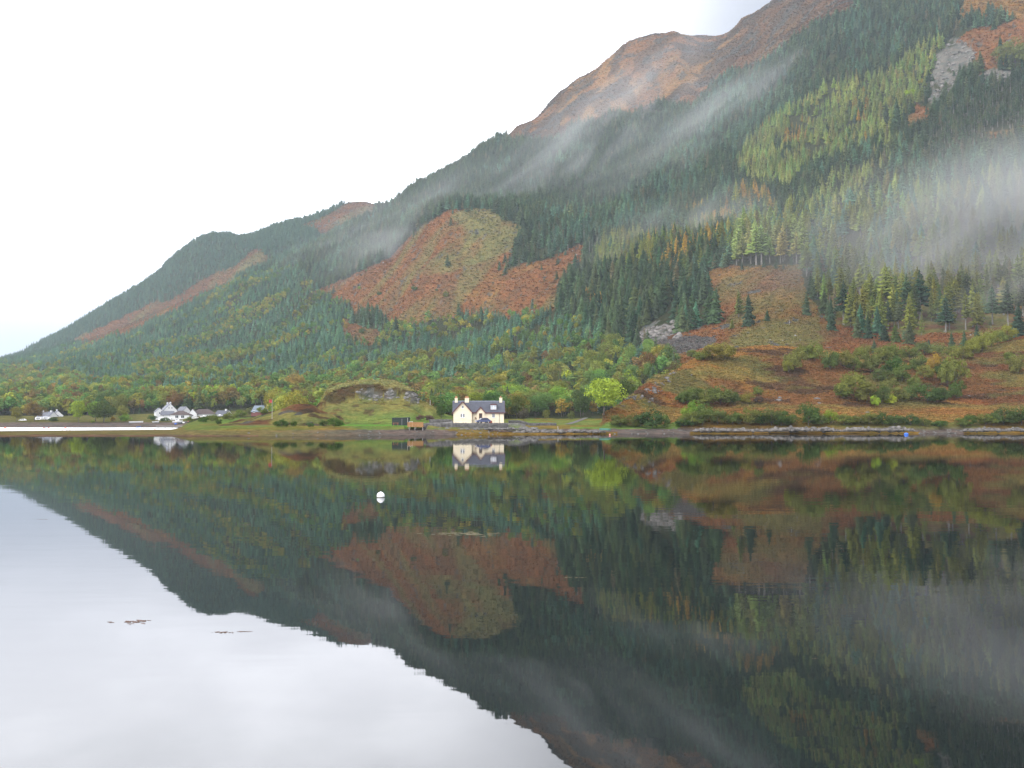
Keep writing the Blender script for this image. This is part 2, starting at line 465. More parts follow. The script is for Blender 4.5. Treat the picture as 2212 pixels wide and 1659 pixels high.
def cover():
    jx, jy = jitter(XG, DG, PX, PY)
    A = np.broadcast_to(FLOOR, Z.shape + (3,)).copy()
    n1 = fbm(XG / 60, DG / 150, 111, 5)
    n2 = fbm(XG / 9, DG / 14, 112, 4)
    n3 = fbm((XG - DG * .6) / 45, (XG * .6 + DG) / 160, 113, 4)
    nf = fbm(XG / 2.5, DG / 3.5, 114, 3)
    nc = fbm(XG / 24, DG / 40, 115, 4)
    far = (DG > 440)
    # orange slopes
    bare = BRACKEN * (0.72 + .56 * n2[..., None])
    bare = mixc(bare, GRASSY, sst(n3, .46, .66) * .7)
    bare = mixc(bare, BRACKEN2, sst(nc, .52, .7) * .6)
    bare = bare * C(.76, .77, .72)
    bare = np.where((DG > 1900)[..., None], bare * .8, bare)
    for P in (KNOLL, PATCH, SPUR, HUMP, SADDLE, CLEARING, RIGHTSTRIP, REDTOP, REDSMALL, REDSHELF):
        m = inpoly(jx, jy, P) & far
        A[m] = bare[m]
    # greener shoulders inside the knoll and clearing
    for P, colr, k in (([(960, 452), (1060, 452), (1125, 490), (1095, 540), (1000, 580), (900, 600), (960, 540), (1010, 500)], GRASSY, .75),
                       ([(990, 480), (1050, 470), (1110, 500), (1060, 560), (930, 590)], OLIVE, .45),
                       ([(1000, 640), (1060, 590), (1170, 560), (1180, 570), (1100, 610), (1040, 670)], GOLD, .8),
                       ([(1515, 612), (1560, 585), (1640, 578), (1600, 590), (1560, 600)], GOLD, .9),
                       ([(1600, 640), (1740, 600), (1770, 680), (1790, 740), (1600, 760), (1560, 720)], OLIVE, .6),
                       ([(480, 560), (570, 545), (585, 560), (540, 600), (440, 640)], GRASSY, .5)):
        m = inpoly(jx, jy, P) & far
        w = np.where(m, k * (.25 + .75 * sst(n3 * .55 + nc * .45, .40, .60)), 0)
        A = mixc(A, colr * .82 * (0.7 + .6 * n2[..., None]), w)
    m = inpoly(PX, PY + (n2 - .5) * 6, BARE_RIDGE) & far
    rb = RIDGEB * (0.7 + .6 * n2[..., None])
    rb = mixc(rb, C(.155, .09, .036), sst(n3, .45, .6) * .8)
    rb = rb * C(1.45, 1.35, 1.2)
    rb = mixc(rb, HEATH * .8, sst(nc, .50, .58) * .7)
    rb = mixc(rb, HEATH * .7, sst(fbm(XG / 70, DG / 35, 161, 5), .52, .58) * .8)
    rb = mixc(rb, HEATH * .9, sst(PX, 1540, 1640) * .6)
    rk = sst(fbm(XG / 26, DG / 14, 118, 5), .60, .64)
    rb = mixc(rb, ROCK * .55, rk * .8)
    A[m] = rb[m]
    m = inpoly(jx, jy, GOLDTOP) & far
    A[m] = (GOLD * .7 * (.7 + .5 * n2[..., None]))[m]
    m = inpoly(jx, jy, [(1790, 600), (2400, 560), (2400, 730), (1790, 725)]) & far & ~inpoly(jx, jy, RIGHTSTRIP)
    A[m] = (mixc(BRACKEN2 * np.ones(Z.shape + (3,)), OLIVE, sst(n2, .4, .6)) * .9)[m]
    crack = fbm(XG / 4, DG / 5, 121, 4)
    rocky = ROCK * (.45 + 1.1 * crack[..., None])
    for P in (CRAG_TOP, CRAG_TOP2, CRAG_MID):
        m = inpoly(jx, jy, P) & far & (n2 < .62)
        A[m] = rocky[m]
    m = inpoly(jx, jy, SCREE) & far
    A[m] = (C(.085, .075, .07) * (.7 + .6 * crack[..., None]))[m]
    # outcrops scattered over bare slopes
    oc = sst(fbm(XG / 7, DG / 9, 131, 4), .72, .76)
    for P in (KNOLL, CLEARING, REDTOP, HUMP):
        m = inpoly(jx, jy, P) & far & (oc > .3)
        A[m] = (ROCK * (.5 + .5 * crack[..., None]))[m]
    # ---- near land
    near = ~far
    G = MEADOW * (.75 + .5 * n2[..., None])
    G = mixc(G, OLIVE, sst(n1 * .5 + n2 * .5, .42, .62) * .9)
    G = mixc(G, GOLD * .8, sst(nc, .55, .7) * .5)
    G = np.where((XP < 480)[..., None], mixc(G, OLIVE * .8, np.full(Z.shape, .5)), G)
    # knoll
    kn = (XP > 600) & (XP < 1010) & (DG > 289) & (DG < 400) & (Z > 2.2)
    K = OLIVE * (.85 + .45 * n2[..., None])
    K = mixc(K, MEADOW, sst(PY, 878, 905) * sst(n1 * .6 + n2 * .4, .3, .55) * .8)
    K = mixc(K, GRASSY * 1.15, sst(PY, 848, 838) * .9)
    kj, kk = PX + (nf - .5) * 7, PY + (nf - .5) * 6
    shade_band = inpoly(kj, kk, [(698, 866), (706, 846), (740, 837), (775, 831), (800, 829), (830, 833), (862, 840), (905, 848), (904, 858), (860, 852), (810, 845), (780, 850), (750, 866), (722, 874)])
    K = np.where(shade_band[..., None], C(.075, .055, .025) * (.7 + .8 * n2[..., None]), K)  # shade band below the knoll's grass cap, painted as dark brown ground
    K = mixc(K, HEATH, sst(fbm(XG / 5, DG / 4, 155, 3), .66, .70) * .7)
    A[near] = G[near]
    A[kn & near] = K[kn & near]
    for P in KFACES:
        m = kn & near & inpoly(kj, kk, P)
        A[m] = (ROCK * (.3 + .9 * crack[..., None]))[m]
    m = near & inpoly(PX, PY, [(470, 920), (550, 896), (620, 875), (640, 866), (690, 868), (745, 905), (748, 922)]) & (DG < 332) & (Z > 2.1)
    B = mixc(BRACKEN2 * .7, OLIVE, sst(n2, .36, .50))
    B = mixc(B, HEATH * .8, sst(fbm(XG / 6, DG / 5, 143, 3), .56, .62) * .9)
    B = mixc(B, ROCK * .6, sst(fbm(XG / 5, DG / 5, 141, 3), .66, .7))
    B = mixc(B, GOLD, sst(n1, .55, .7) * .6)
    A[m] = B[m]
    # heather hill
    m = near & (XP > 1296) & ((DG > 281) & (Z > 2.4))
    H_ = BRACKEN * .8 * (.65 + .7 * n2[..., None])
    H_ = mixc(H_, GOLD * 1.0, sst(fbm(XG / 30, DG / 18, 151, 4), .36, .50) * .85)
    H_ = mixc(H_, BRACKEN2 * .8, sst(nc, .5, .62) * .7)
    H_ = mixc(H_, HEATH, sst(fbm(XG / 14, DG / 6, 152, 4), .56, .62) * .9)
    H_ = mixc(H_, OLIVE, sst(fbm(XG / 26, DG / 12, 153, 4), .50, .60) * .65)
    H_ *= (.8 + .4 * nf[..., None])
    H_ = mixc(H_, GOLD * .85, sst(PY, 872, 888) * sst(XP, 1380, 1500) * .6)
    H_ = mixc(H_, GOLD * .9, (sst(XP, 1300, 1320) * (1 - sst(XP, 1400, 1440)) * sst(PY, 880, 890)) * .7)
    A[m] = H_[m]
    m = near & (XP >= 1470) & (DG < 290) & (Z > .8)
    A[m] = mixc(OLIVE * (.6 + .5 * n2[..., None]), WRACK * .8, sst(nc, .4, .6))[m]
    m = near & (XP > 1230) & (XP < 1470) & (DG < 283) & (Z > 1.0)
    A[m] = (MEADOW * (.8 + .5 * n2[..., None]))[m]
    # cottage: meadow behind
    m = near & (XP > 905) & (XP < 1296) & (DG > 293) & (DG < 345) & (Z < 4.2)
    A[m] = mixc(MEADOW * (.9 + .5 * n2[..., None]), OLIVE, sst(nc, .5, .62) * .6)[m]
    m = near & (XP > 1080) & (XP < 1300) & (DG > 345)
    A[m] = mixc(GOLD * .7 * (.7 + .5 * n2[..., None]), MEADOW, sst(fbm(XG / 14, DG / 5, 171, 3), .40, .55) * .85)[m]
    m = near & (lm > .5)
    A[m] = (C(.10, .22, .035) * (.9 + .2 * n2[..., None]))[m]
    m = near & (tm > .4)
    A[m] = (C(.16, .155, .15) * (.85 + .3 * nf[..., None]))[m]
    # shore
    zz = Z + (nf - .5) * .3
    lowz = 1.25 + .0 * XP
    shore = near & (zz < lowz) & (DG < 300)
    S_ = BEACH * (.8 + .4 * nf[..., None])
    A[shore] = S_[shore]
    m = shore & (zz < .5) & (XP > 985) & ((XP < 1335) | (XP > 1490)) & ~((XP > 1985) & (XP < 2080))
    A[m] = (WRACK * (.6 + .8 * n2[..., None]))[m]
    m = shore & (zz > .5) & (n2 > .45) & (XP > 900) & (XP < 1300)
    A[m] = (C(.17, .12, .04) * (.7 + .5 * nf[..., None]))[m]
    mb = mixc(C(.135, .11, .045) * (.7 + .6 * n2[..., None]), S_, sst(XP + (n1 - .5) * 300, 480, 900))
    m = near & (XP < 960) & (DG > 214) & (DG < 380) & (zz < 1.25)
    A[m] = mb[m]
    m = m & (zz < .25) & (XP < 560)
    A[m] = (C(.12, .075, .05) * (.8 + .5 * nf[..., None]))[m]
    m = (XP < 560) & (DG > 400) & (DG < 560) & (zz < 2.4)
    A[m] = (BEACH * (.85 + .4 * n2[..., None]))[m]
    m = (XP < 560) & (DG > 500) & (DG < 640) & (zz >= 2.4)
    A[m] = (OLIVE * .7 * (.7 + .6 * n2[..., None]))[m]
    # path up to the lime-coloured tree
    return A


COVER = cover()


# ------------------------------------------------------------------ materials
def newmat(name):
    m = bpy.data.materials.new(name)
    m.use_nodes = True
    nt = m.node_tree
    nt.nodes.clear()
    out = nt.nodes.new('ShaderNodeOutputMaterial')
    return m, nt.nodes, nt.links, out


def mat(name, col, rough=.8, noise=.25, scale=3.0, bump=0.0, metal=0.0, spec=.3, coat=0):
    m, n, l, out = newmat(name)
    p = n.new('ShaderNodeBsdfPrincipled')
    p.inputs['Roughness'].default_value = rough
    p.inputs['Metallic'].default_value = metal
    p.inputs['Specular IOR Level'].default_value = spec
    p.inputs['Coat Weight'].default_value = coat
    tc = n.new('ShaderNodeTexCoord')
    nz = n.new('ShaderNodeTexNoise')
    nz.inputs['Scale'].default_value = scale
    nz.inputs['Detail'].default_value = 5
    l.new(tc.outputs['Object'], nz.inputs[0])
    mr = n.new('ShaderNodeMapRange')
    mr.inputs[1].default_value = .25
    mr.inputs[2].default_value = .75
    mr.inputs[3].default_value = 1 - noise
    mr.inputs[4].default_value = 1 + noise
    l.new(nz.outputs[0], mr.inputs[0])
    vm = n.new('ShaderNodeVectorMath')
    vm.operation = 'SCALE'
    vm.inputs[0].default_value = col[:3]
    l.new(mr.outputs[0], vm.inputs['Scale'])
    l.new(vm.outputs[0], p.inputs['Base Color'])
    if bump:
        b = n.new('ShaderNodeBump')
        b.inputs['Strength'].default_value = bump
        b.inputs['Distance'].default_value = .1
        l.new(nz.outputs[0], b.inputs['Height'])
        l.new(b.outputs[0], p.inputs['Normal'])
    l.new(p.outputs[0], out.inputs[0])
    return m


def land_mat():
    m, n, l, out = newmat('land')
    d = n.new('ShaderNodeBsdfDiffuse')
    at_ = n.new('ShaderNodeAttribute')
    at_.attribute_name = 'cover'
    geo = n.new('ShaderNodeNewGeometry')
    nz = n.new('ShaderNodeTexNoise')
    nz.inputs['Scale'].default_value = 0.55
    nz.inputs['Detail'].default_value = 6
    nz.inputs['Roughness'].default_value = .65
    l.new(geo.outputs['Position'], nz.inputs[0])
    mr = n.new('ShaderNodeMapRange')
    mr.inputs[1].default_value = .3
    mr.inputs[2].default_value = .7
    mr.inputs[3].default_value = .62
    mr.inputs[4].default_value = 1.38
    l.new(nz.outputs[0], mr.inputs[0])
    n2 = n.new('ShaderNodeTexNoise')
    n2.inputs['Scale'].default_value = 0.16
    n2.inputs['Detail'].default_value = 7
    n2.inputs['Roughness'].default_value = .7
    l.new(geo.outputs['Position'], n2.inputs[0])
    r2 = n.new('ShaderNodeMapRange')
    r2.inputs[1].default_value = .38
    r2.inputs[2].default_value = .62
    l.new(n2.outputs[0], r2.inputs[0])
    hue = n.new('ShaderNodeMix')
    hue.data_type = 'RGBA'
    hue.inputs[6].default_value = (.72, .86, .85, 1)
    hue.inputs[7].default_value = (1.22, 1.08, 1.0, 1)
    l.new(r2.outputs[0], hue.inputs[0])
    v0 = n.new('ShaderNodeVectorMath')
    v0.operation = 'MULTIPLY'
    l.new(at_.outputs['Color'], v0.inputs[0])
    l.new(hue.outputs[2], v0.inputs[1])
    vm = n.new('ShaderNodeVectorMath')
    vm.operation = 'SCALE'
    l.new(v0.outputs[0], vm.inputs[0])
    l.new(mr.outputs[0], vm.inputs['Scale'])
    l.new(vm.outputs[0], d.inputs[0])
    b = n.new('ShaderNodeBump')
    b.inputs['Strength'].default_value = 1.0
    b.inputs['Distance'].default_value = 2.2
    l.new(nz.outputs[0], b.inputs['Height'])
    l.new(b.outputs[0], d.inputs['Normal'])
    l.new(d.outputs[0], out.inputs[0])
    return m


def foliage_mat(name, scale=1.2, lo=.5, hi=1.5):
    m, n, l, out = newmat(name)
    d = n.new('ShaderNodeBsdfDiffuse')
    at_ = n.new('ShaderNodeAttribute')
    at_.attribute_type = 'INSTANCER'
    at_.attribute_name = 'tint'
    tc = n.new('ShaderNodeTexCoord')
    nz = n.new('ShaderNodeTexNoise')
    nz.inputs['Scale'].default_value = scale
    nz.inputs['Detail'].default_value = 3
    l.new(tc.outputs['Object'], nz.inputs[0])
    mr = n.new('ShaderNodeMapRange')
    mr.inputs[1].default_value = .3
    mr.inputs[2].default_value = .7
    mr.inputs[3].default_value = lo
    mr.inputs[4].default_value = hi
    l.new(nz.outputs[0], mr.inputs[0])
    vm = n.new('ShaderNodeVectorMath')
    vm.operation = 'SCALE'
    l.new(at_.outputs['Color'], vm.inputs[0])
    l.new(mr.outputs[0], vm.inputs['Scale'])
    l.new(vm.outputs[0], d.inputs[0])
    tr = n.new('ShaderNodeBsdfTranslucent')
    l.new(vm.outputs[0], tr.inputs[0])
    mx = n.new('ShaderNodeMixShader')
    mx.inputs[0].default_value = .3
    l.new(d.outputs[0], mx.inputs[1])
    l.new(tr.outputs[0], mx.inputs[2])
    l.new(mx.outputs[0], out.inputs[0])
    return m


def water_mat():
    m, n, l, out = newmat('loch_water')
    g = n.new('ShaderNodeBsdfGlossy')
    g.inputs['Roughness'].default_value = .012
    d = n.new('ShaderNodeBsdfDiffuse')
    d.inputs[0].default_value = (.006, .009, .009, 1)
    fr = n.new('ShaderNodeFresnel')
    fr.inputs[0].default_value = 1.58
    geo = n.new('ShaderNodeNewGeometry')
    mp = n.new('ShaderNodeMapping')
    mp.inputs['Scale'].default_value = (.35, 1.0, 1)
    l.new(geo.outputs['Position'], mp.inputs[0])
    n1 = n.new('ShaderNodeTexNoise')
    n1.inputs['Scale'].default_value = 0.9
    n1.inputs['Detail'].default_value = 3
    l.new(mp.outputs[0], n1.inputs[0])
    # breeze patches
    n2 = n.new('ShaderNodeTexNoise')
    n2.inputs['Scale'].default_value = .03
    l.new(mp.outputs[0], n2.inputs[0])
    mr = n.new('ShaderNodeMapRange')
    mr.inputs[1].default_value = .4
    mr.inputs[2].default_value = .65
    mr.inputs[3].default_value = .35
    mr.inputs[4].default_value = 1.0
    l.new(n2.outputs[0], mr.inputs[0])
    sp_ = n.new('ShaderNodeSeparateXYZ')
    l.new(geo.outputs['Position'], sp_.inputs[0])
    rr_ = n.new('ShaderNodeMapRange')
    rr_.inputs[1].default_value = 300
    rr_.inputs[2].default_value = 330
    rr_.inputs[3].default_value = .012
    rr_.inputs[4].default_value = .34
    l.new(sp_.outputs[1], rr_.inputs[0])
    l.new(rr_.outputs[0], g.inputs['Roughness'])
    b = n.new('ShaderNodeBump')
    b.inputs['Distance'].default_value = .0042
    l.new(mr.outputs[0], b.inputs['Strength'])
    l.new(n1.outputs[0], b.inputs['Height'])
    l.new(b.outputs[0], g.inputs['Normal'])
    mx = n.new('ShaderNodeMixShader')
    l.new(fr.outputs[0], mx.inputs[0])
    l.new(d.outputs[0], mx.inputs[1])
    l.new(g.outputs[0], mx.inputs[2])
    l.new(mx.outputs[0], out.inputs[0])
    return m


LAND = land_mat()
NEEDLE = foliage_mat('needles', .5, .6, 1.45)
LEAF = foliage_mat('leaves', .6, .6, 1.5)
BARK = mat('bark', (.10, .085, .07), .9, .4, 2)
PALEBARK = mat('pale_bark', (.19, .175, .15), .9, .3, 2)


# ------------------------------------------------------------------ object helpers
def tag(o, label=None, cat=None, group=None, kind=None):
    if label:
        o['label'] = label
    if cat:
        o['category'] = cat
    if group:
        o['group'] = group
    if kind:
        o['kind'] = kind
    return o


def mesh_np(name, V, Fq, mats, parent=None, attr=None, smooth=False, matidx=None):
    me = bpy.data.meshes.new(name)
    V = np.asarray(V, np.float32)
    Fq = np.asarray(Fq, np.int32)
    me.vertices.add(len(V))
    me.vertices.foreach_set('co', V.ravel())
    k = Fq.shape[1]
    me.loops.add(Fq.size)
    me.loops.foreach_set('vertex_index', Fq.ravel())
    me.polygons.add(len(Fq))
    me.polygons.foreach_set('loop_start', np.arange(0, Fq.size, k, dtype=np.int32))
    me.polygons.foreach_set('loop_total', np.full(len(Fq), k, np.int32))
    if matidx is not None:
        me.polygons.foreach_set('material_index', np.asarray(matidx, np.int32))
    me.update(calc_edges=True)
    me.validate()
    if smooth:
        me.polygons.foreach_set('use_smooth', np.ones(len(me.polygons), bool))
    if attr is not None:
        ca = me.color_attributes.new('cover', 'FLOAT_COLOR', 'POINT')
        c4 = np.ones((len(V), 4), np.float32)
        c4[:, :3] = attr
        ca.data.foreach_set('color', c4.ravel())
    for m_ in (mats if isinstance(mats, (list, tuple)) else [mats]):
        me.materials.append(m_)
    if parent is False:
        return me
    o = bpy.data.objects.new(name, me)
    COL.objects.link(o)
    o.parent = parent
    return o


def empty(name, loc=(0, 0, 0), rz=0.0, sc=1.0):
    o = bpy.data.objects.new(name, None)
    COL.objects.link(o)
    o.location = loc
    o.rotation_euler = (0, 0, rz)
    o.scale = (sc, sc, sc)
    o.empty_display_size = .3
    return o


class MB:
    """collects simple solids; build() links them as one mesh object"""

    def __init__(self):
        self.v, self.f = [], []

    def add(self, vs, fs):
        b = len(self.v)
        self.v += [tuple(p) for p in vs]
        self.f += [tuple(i + b for i in f) for f in fs]
        return self

    def box(self, x0, x1, y0, y1, z0, z1):
        return self.add([(x0, y0, z0), (x1, y0, z0), (x1, y1, z0), (x0, y1, z0), (x0, y0, z1), (x1, y0, z1), (x1, y1, z1), (x0, y1, z1)],
                        [(0, 3, 2, 1), (4, 5, 6, 7), (0, 1, 5, 4), (1, 2, 6, 5), (2, 3, 7, 6), (3, 0, 4, 7)])

    def prism(self, pts, y0, y1):
        """polygon in x,z extruded along y"""
        n = len(pts)
        vs = [(p[0], y0, p[1]) for p in pts] + [(p[0], y1, p[1]) for p in pts]
        fs = [tuple(range(n)), tuple(range(2 * n - 1, n - 1, -1))] + [(i, i + n, (i + 1) % n + n, (i + 1) % n) for i in range(n)]
        return self.add(vs, fs)

    def prismx(self, pts, x0, x1):
        """polygon in y,z extruded along x"""
        n = len(pts)
        vs = [(x0, p[0], p[1]) for p in pts] + [(x1, p[0], p[1]) for p in pts]
        fs = [tuple(range(n)), tuple(range(2 * n - 1, n - 1, -1))] + [(i, i + n, (i + 1) % n + n, (i + 1) % n) for i in range(n)]
        return self.add(vs, fs)

    def bar(self, a, b, w, h=None, n=4, r2=None):
        a, b = Vector(a), Vector(b)
        d = (b - a).normalized()
        s = d.cross(Vector((0, 0, 1)))
        if s.length < 1e-3:
            s = Vector((1, 0, 0))
        s.normalize()
        u = s.cross(d)
        h = w if h is None else h
        k = 1 if r2 is None else r2 / w
        vs, fs = [], []
        for p, kk in ((a, 1), (b, k)):
            for i in range(n):
                th = 2 * math.pi * (i + .5) / n
                q = math.sqrt(2) if n == 4 else 1
                vs.append(p + s * math.cos(th) * w * .5 * q * kk + u * math.sin(th) * h * .5 * q * kk)
        fs = [tuple(range(n - 1, -1, -1)), tuple(range(n, 2 * n))] + [(i, (i + 1) % n, (i + 1) % n + n, i + n) for i in range(n)]
        return self.add(vs, fs)

    def lathe(self, prof, n=14, cx=0, cy=0):
        vs, fs = [], []
        for r, z in prof:
            for i in range(n):
                th = 2 * math.pi * i / n
                vs.append((cx + r * math.cos(th), cy + r * math.sin(th), z))
        for k in range(len(prof) - 1):
            for i in range(n):
                fs.append((k * n + i, k * n + (i + 1) % n, (k + 1) * n + (i + 1) % n, (k + 1) * n + i))
        fs.append(tuple(range(n - 1, -1, -1)))
        fs.append(tuple((len(prof) - 1) * n + i for i in range(n)))
        return self.add(vs, fs)

    def mesh(self, name, m):
        me = bpy.data.meshes.new(name)
        me.from_pydata([tuple(v) for v in self.v], [], self.f)
        me.materials.append(m)
        me.update()
        return me

    def build(self, name, m, parent=None, bevel=0.0, smooth=False):
        o = bpy.data.objects.new(name, self.mesh(name, m))
        COL.objects.link(o)
        o.parent = parent
        if bevel:
            b = o.modifiers.new('bevel', 'BEVEL')
            b.width = bevel
            b.segments = 2
        if smooth:
            for p in o.data.polygons:
                p.use_smooth = True
        return o


def duplicate(o, parent=None):
    c = o.copy()
    COL.objects.link(c)
    c.parent = parent
    for ch in o.children:
        duplicate(ch, c)
    return c


# ------------------------------------------------------------------ land, water
def land_piece(name, r0, r1):
    rows = slice(r0, r1 + 1)
    n = r1 + 1 - r0
    V = np.stack([XG[rows], DG[rows], Z[rows]], -1).reshape(-1, 3)
    i = np.arange(n * NC).reshape(n, NC)
    Fq = np.stack([i[:-1, :-1], i[:-1, 1:], i[1:, 1:], i[1:, :-1]], -1).reshape(-1, 4)
    o = mesh_np(name, V, Fq, LAND, attr=COVER[rows].reshape(-1, 3), smooth=True)
    tag(o, kind='structure')
    return o


def rowat(D):
    return int(round(math.log(D / 214.0) / math.log(3400 / 214.0) * (NR - 1)))


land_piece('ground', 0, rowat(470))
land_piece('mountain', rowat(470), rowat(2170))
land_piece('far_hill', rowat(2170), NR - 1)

wv, wf = [], []
ys = [-60, 0, 30, 80, 150, 250, 400, 700, 1500, 3400]
xs = [-2600, -1200, -500, -200, -80, 0, 80, 200, 500, 1200, 2600]
for y in ys:
    for x in xs:
        wv.append((x, y, 0))
nx = len(xs)
for j in range(len(ys) - 1):
    for i in range(nx - 1):
        a = j * nx + i
        wf.append((a, a + 1, a + nx + 1, a + nx))
w = mesh_np('water', wv, wf, water_mat())
tag(w, kind='structure')


# ------------------------------------------------------------------ trees
def spruce_proto(seed, h=20.0, R=4.3, base=.08, tiers=15, nb=8, sparse=0.0, droop=.35, bare_r=.16):
    r = random.Random(seed)
    V, Fc = [], []
    lean = r.uniform(-.02, .02)
    side = [r.uniform(.65, 1.25) for _ in range(7)]
    for k in range(tiers):
        t = k / (tiers - 1)
        z0 = h * (base + (1 - base) * (t ** .92) * .97)
        rad = R * ((1 - t) ** .75) * r.uniform(.70, 1.18) + .3
        n = max(4, int(nb * (1 - .4 * t)))
        ph = r.uniform(0, 6.28)
        for i in range(n):
            if r.random() < sparse:
                continue
            th = ph + 6.283 * i / n + r.uniform(-.25, .25)
            L = rad * r.uniform(.6, 1.2) * side[int((th % 6.283) / 6.284 * 7)]
            w_ = L * r.uniform(.32, .55)
            zz = z0 + r.uniform(-.25, .25) * h / tiers
            dx, dy = math.cos(th), math.sin(th)
            px_, py_ = -dy, dx
            dr = droop * r.uniform(.6, 1.4)
            b = len(V)
            tipz = zz - L * dr
            V += [(0.05 * dx + lean * zz, .05 * dy, zz + .35), (dx * L * .55 + px_ * w_ * .6, dy * L * .55 + py_ * w_ * .6, zz - L * .5 * dr - .35 * w_),
                  (dx * L, dy * L, tipz), (dx * L * .55 - px_ * w_ * .6, dy * L * .55 - py_ * w_ * .6, zz - L * .5 * dr - .35 * w_),
                  (dx * L * .5, dy * L * .5, zz - L * .35 * dr + .1),
                  (dx * L * .75 + px_ * w_ * .3, dy * L * .75 + py_ * w_ * .3, tipz - .35 - .1 * L), (dx * L * .3, dy * L * .3, zz - L * .5 * dr - .75)]
            Fc += [(b, b + 1, b + 4), (b + 4, b + 1, b + 2), (b, b + 4, b + 3), (b + 4, b + 2, b + 3), (b + 1, b + 5, b + 2), (b + 3, b + 6, b + 1)]
    b = len(V)
    V += [(.22, 0, h * .93), (-.12, .2, h * .93), (-.12, -.2, h * .93), (0, 0, h * 1.03)]
    Fc += [(b, b + 1, b + 3), (b + 1, b + 2, b + 3), (b + 2, b, b + 3)]
    T, Tf = [], []
    for z_, rr in ((-1.5, bare_r * 1.7), (h * .4, bare_r), (h * .95, .04)):
        for i in range(5):
            T.append((rr * math.cos(i * 1.2566) + lean * z_, rr * math.sin(i * 1.2566), z_))
    for k in range(2):
        for i in range(5):
            a, c = k * 5 + i, k * 5 + (i + 1) % 5
            Tf += [(a, c, c + 5), (a, c + 5, a + 5)]
    return V, Fc, T, Tf


def leaf_proto(seed, h=10.0, w=8.0, n=420, size=.75, base=.22, lobes=9, droop=0.0, shape=1.0, trunk_r=.2, tris=False):
    r = random.Random(seed)
    V, Fc = [], []
    cz = h * (base + (1 - base) * .5)
    rz_ = h * (1 - base) * .5
    L = []
    for i in range(lobes):
        th = r.uniform(0, 6.283)
        u = r.uniform(-.75, .85)
        rr = math.sqrt(max(0, 1 - u * u)) * r.uniform(.35, .78)
        L.append((math.cos(th) * rr * w / 2, math.sin(th) * rr * w / 2, cz + u * rz_ * .68, r.uniform(.28, .46) * w / 2 * shape))
    L.append((0, 0, cz, .6 * w / 2))
    L.append((0, 0, cz + rz_ * .6, .42 * w / 2))
    for i in range(n):
        lx, ly, lz, lr = L[r.randrange(len(L))]
        a, bb = r.uniform(0, 6.283), r.uniform(-.6, 1)
        s = math.sqrt(1 - bb * bb)
        k = lr * r.uniform(.72, 1.12)
        p = Vector((lx + math.cos(a) * s * k, ly + math.sin(a) * s * k, lz + bb * k * (rz_ / (w / 2)) ** .5))
        nrm = Vector((math.cos(a) * s, math.sin(a) * s, bb + .35)) + Vector((r.uniform(-.7, .7), r.uniform(-.7, .7), r.uniform(-.7, .7)))
        nrm.normalize()
        t1 = nrm.orthogonal().normalized()
        t1 = Matrix.Rotation(r.uniform(0, 6.28), 3, nrm) @ t1
        t2 = nrm.cross(t1)
        sz = size * r.uniform(.55, 1.25)
        b = len(V)
        V += [p + t1 * sz, p + t2 * sz * .62 - nrm * .12 * sz, p - t1 * sz * .9, p - t2 * sz * .7 - nrm * .1 * sz]
        Fc += [(b, b + 1, b + 2), (b, b + 2, b + 3)]
    T, Tf = [], []

    def limb(a, c, r1, r2):
        m = MB()
        m.bar(a, c, r1 * 2, n=5, r2=r2 * 2)
        b = len(T)
        T.extend(m.v)
        for f in m.f:
            for j in range(1, len(f) - 1):
                Tf.append((f[0] + b, f[j] + b, f[j + 1] + b))
    top = Vector((r.uniform(-.3, .3), r.uniform(-.3, .3), h * (base + .25)))
    limb((0, 0, -1.2), top, trunk_r, trunk_r * .6)
    for lx, ly, lz, lr in L[:6]:
        limb(top * .8, (lx, ly, lz), trunk_r * .45, trunk_r * .12)
    limb(top, (0, 0, cz + rz_ * .6), trunk_r * .55, trunk_r * .12)
    return [tuple(v) for v in V], Fc, T, Tf


def proto(kind, seeds, fn, leafm, barkm, **kw):
    out = []
    for s in seeds:
        V, Fc, T, Tf = fn(s, **kw)
        crown = mesh_np(kind + '_crown', V, Fc, leafm, parent=False)
        trunk = mesh_np(kind + '_trunk', T, Tf, barkm, parent=False)
        whole = mesh_np(kind, V + T, Fc + [tuple(i + len(V) for i in f) for f in Tf], [leafm, barkm], parent=False,
                        matidx=[0] * len(Fc) + [1] * len(Tf))
        out.append((crown, trunk, whole))
    return out


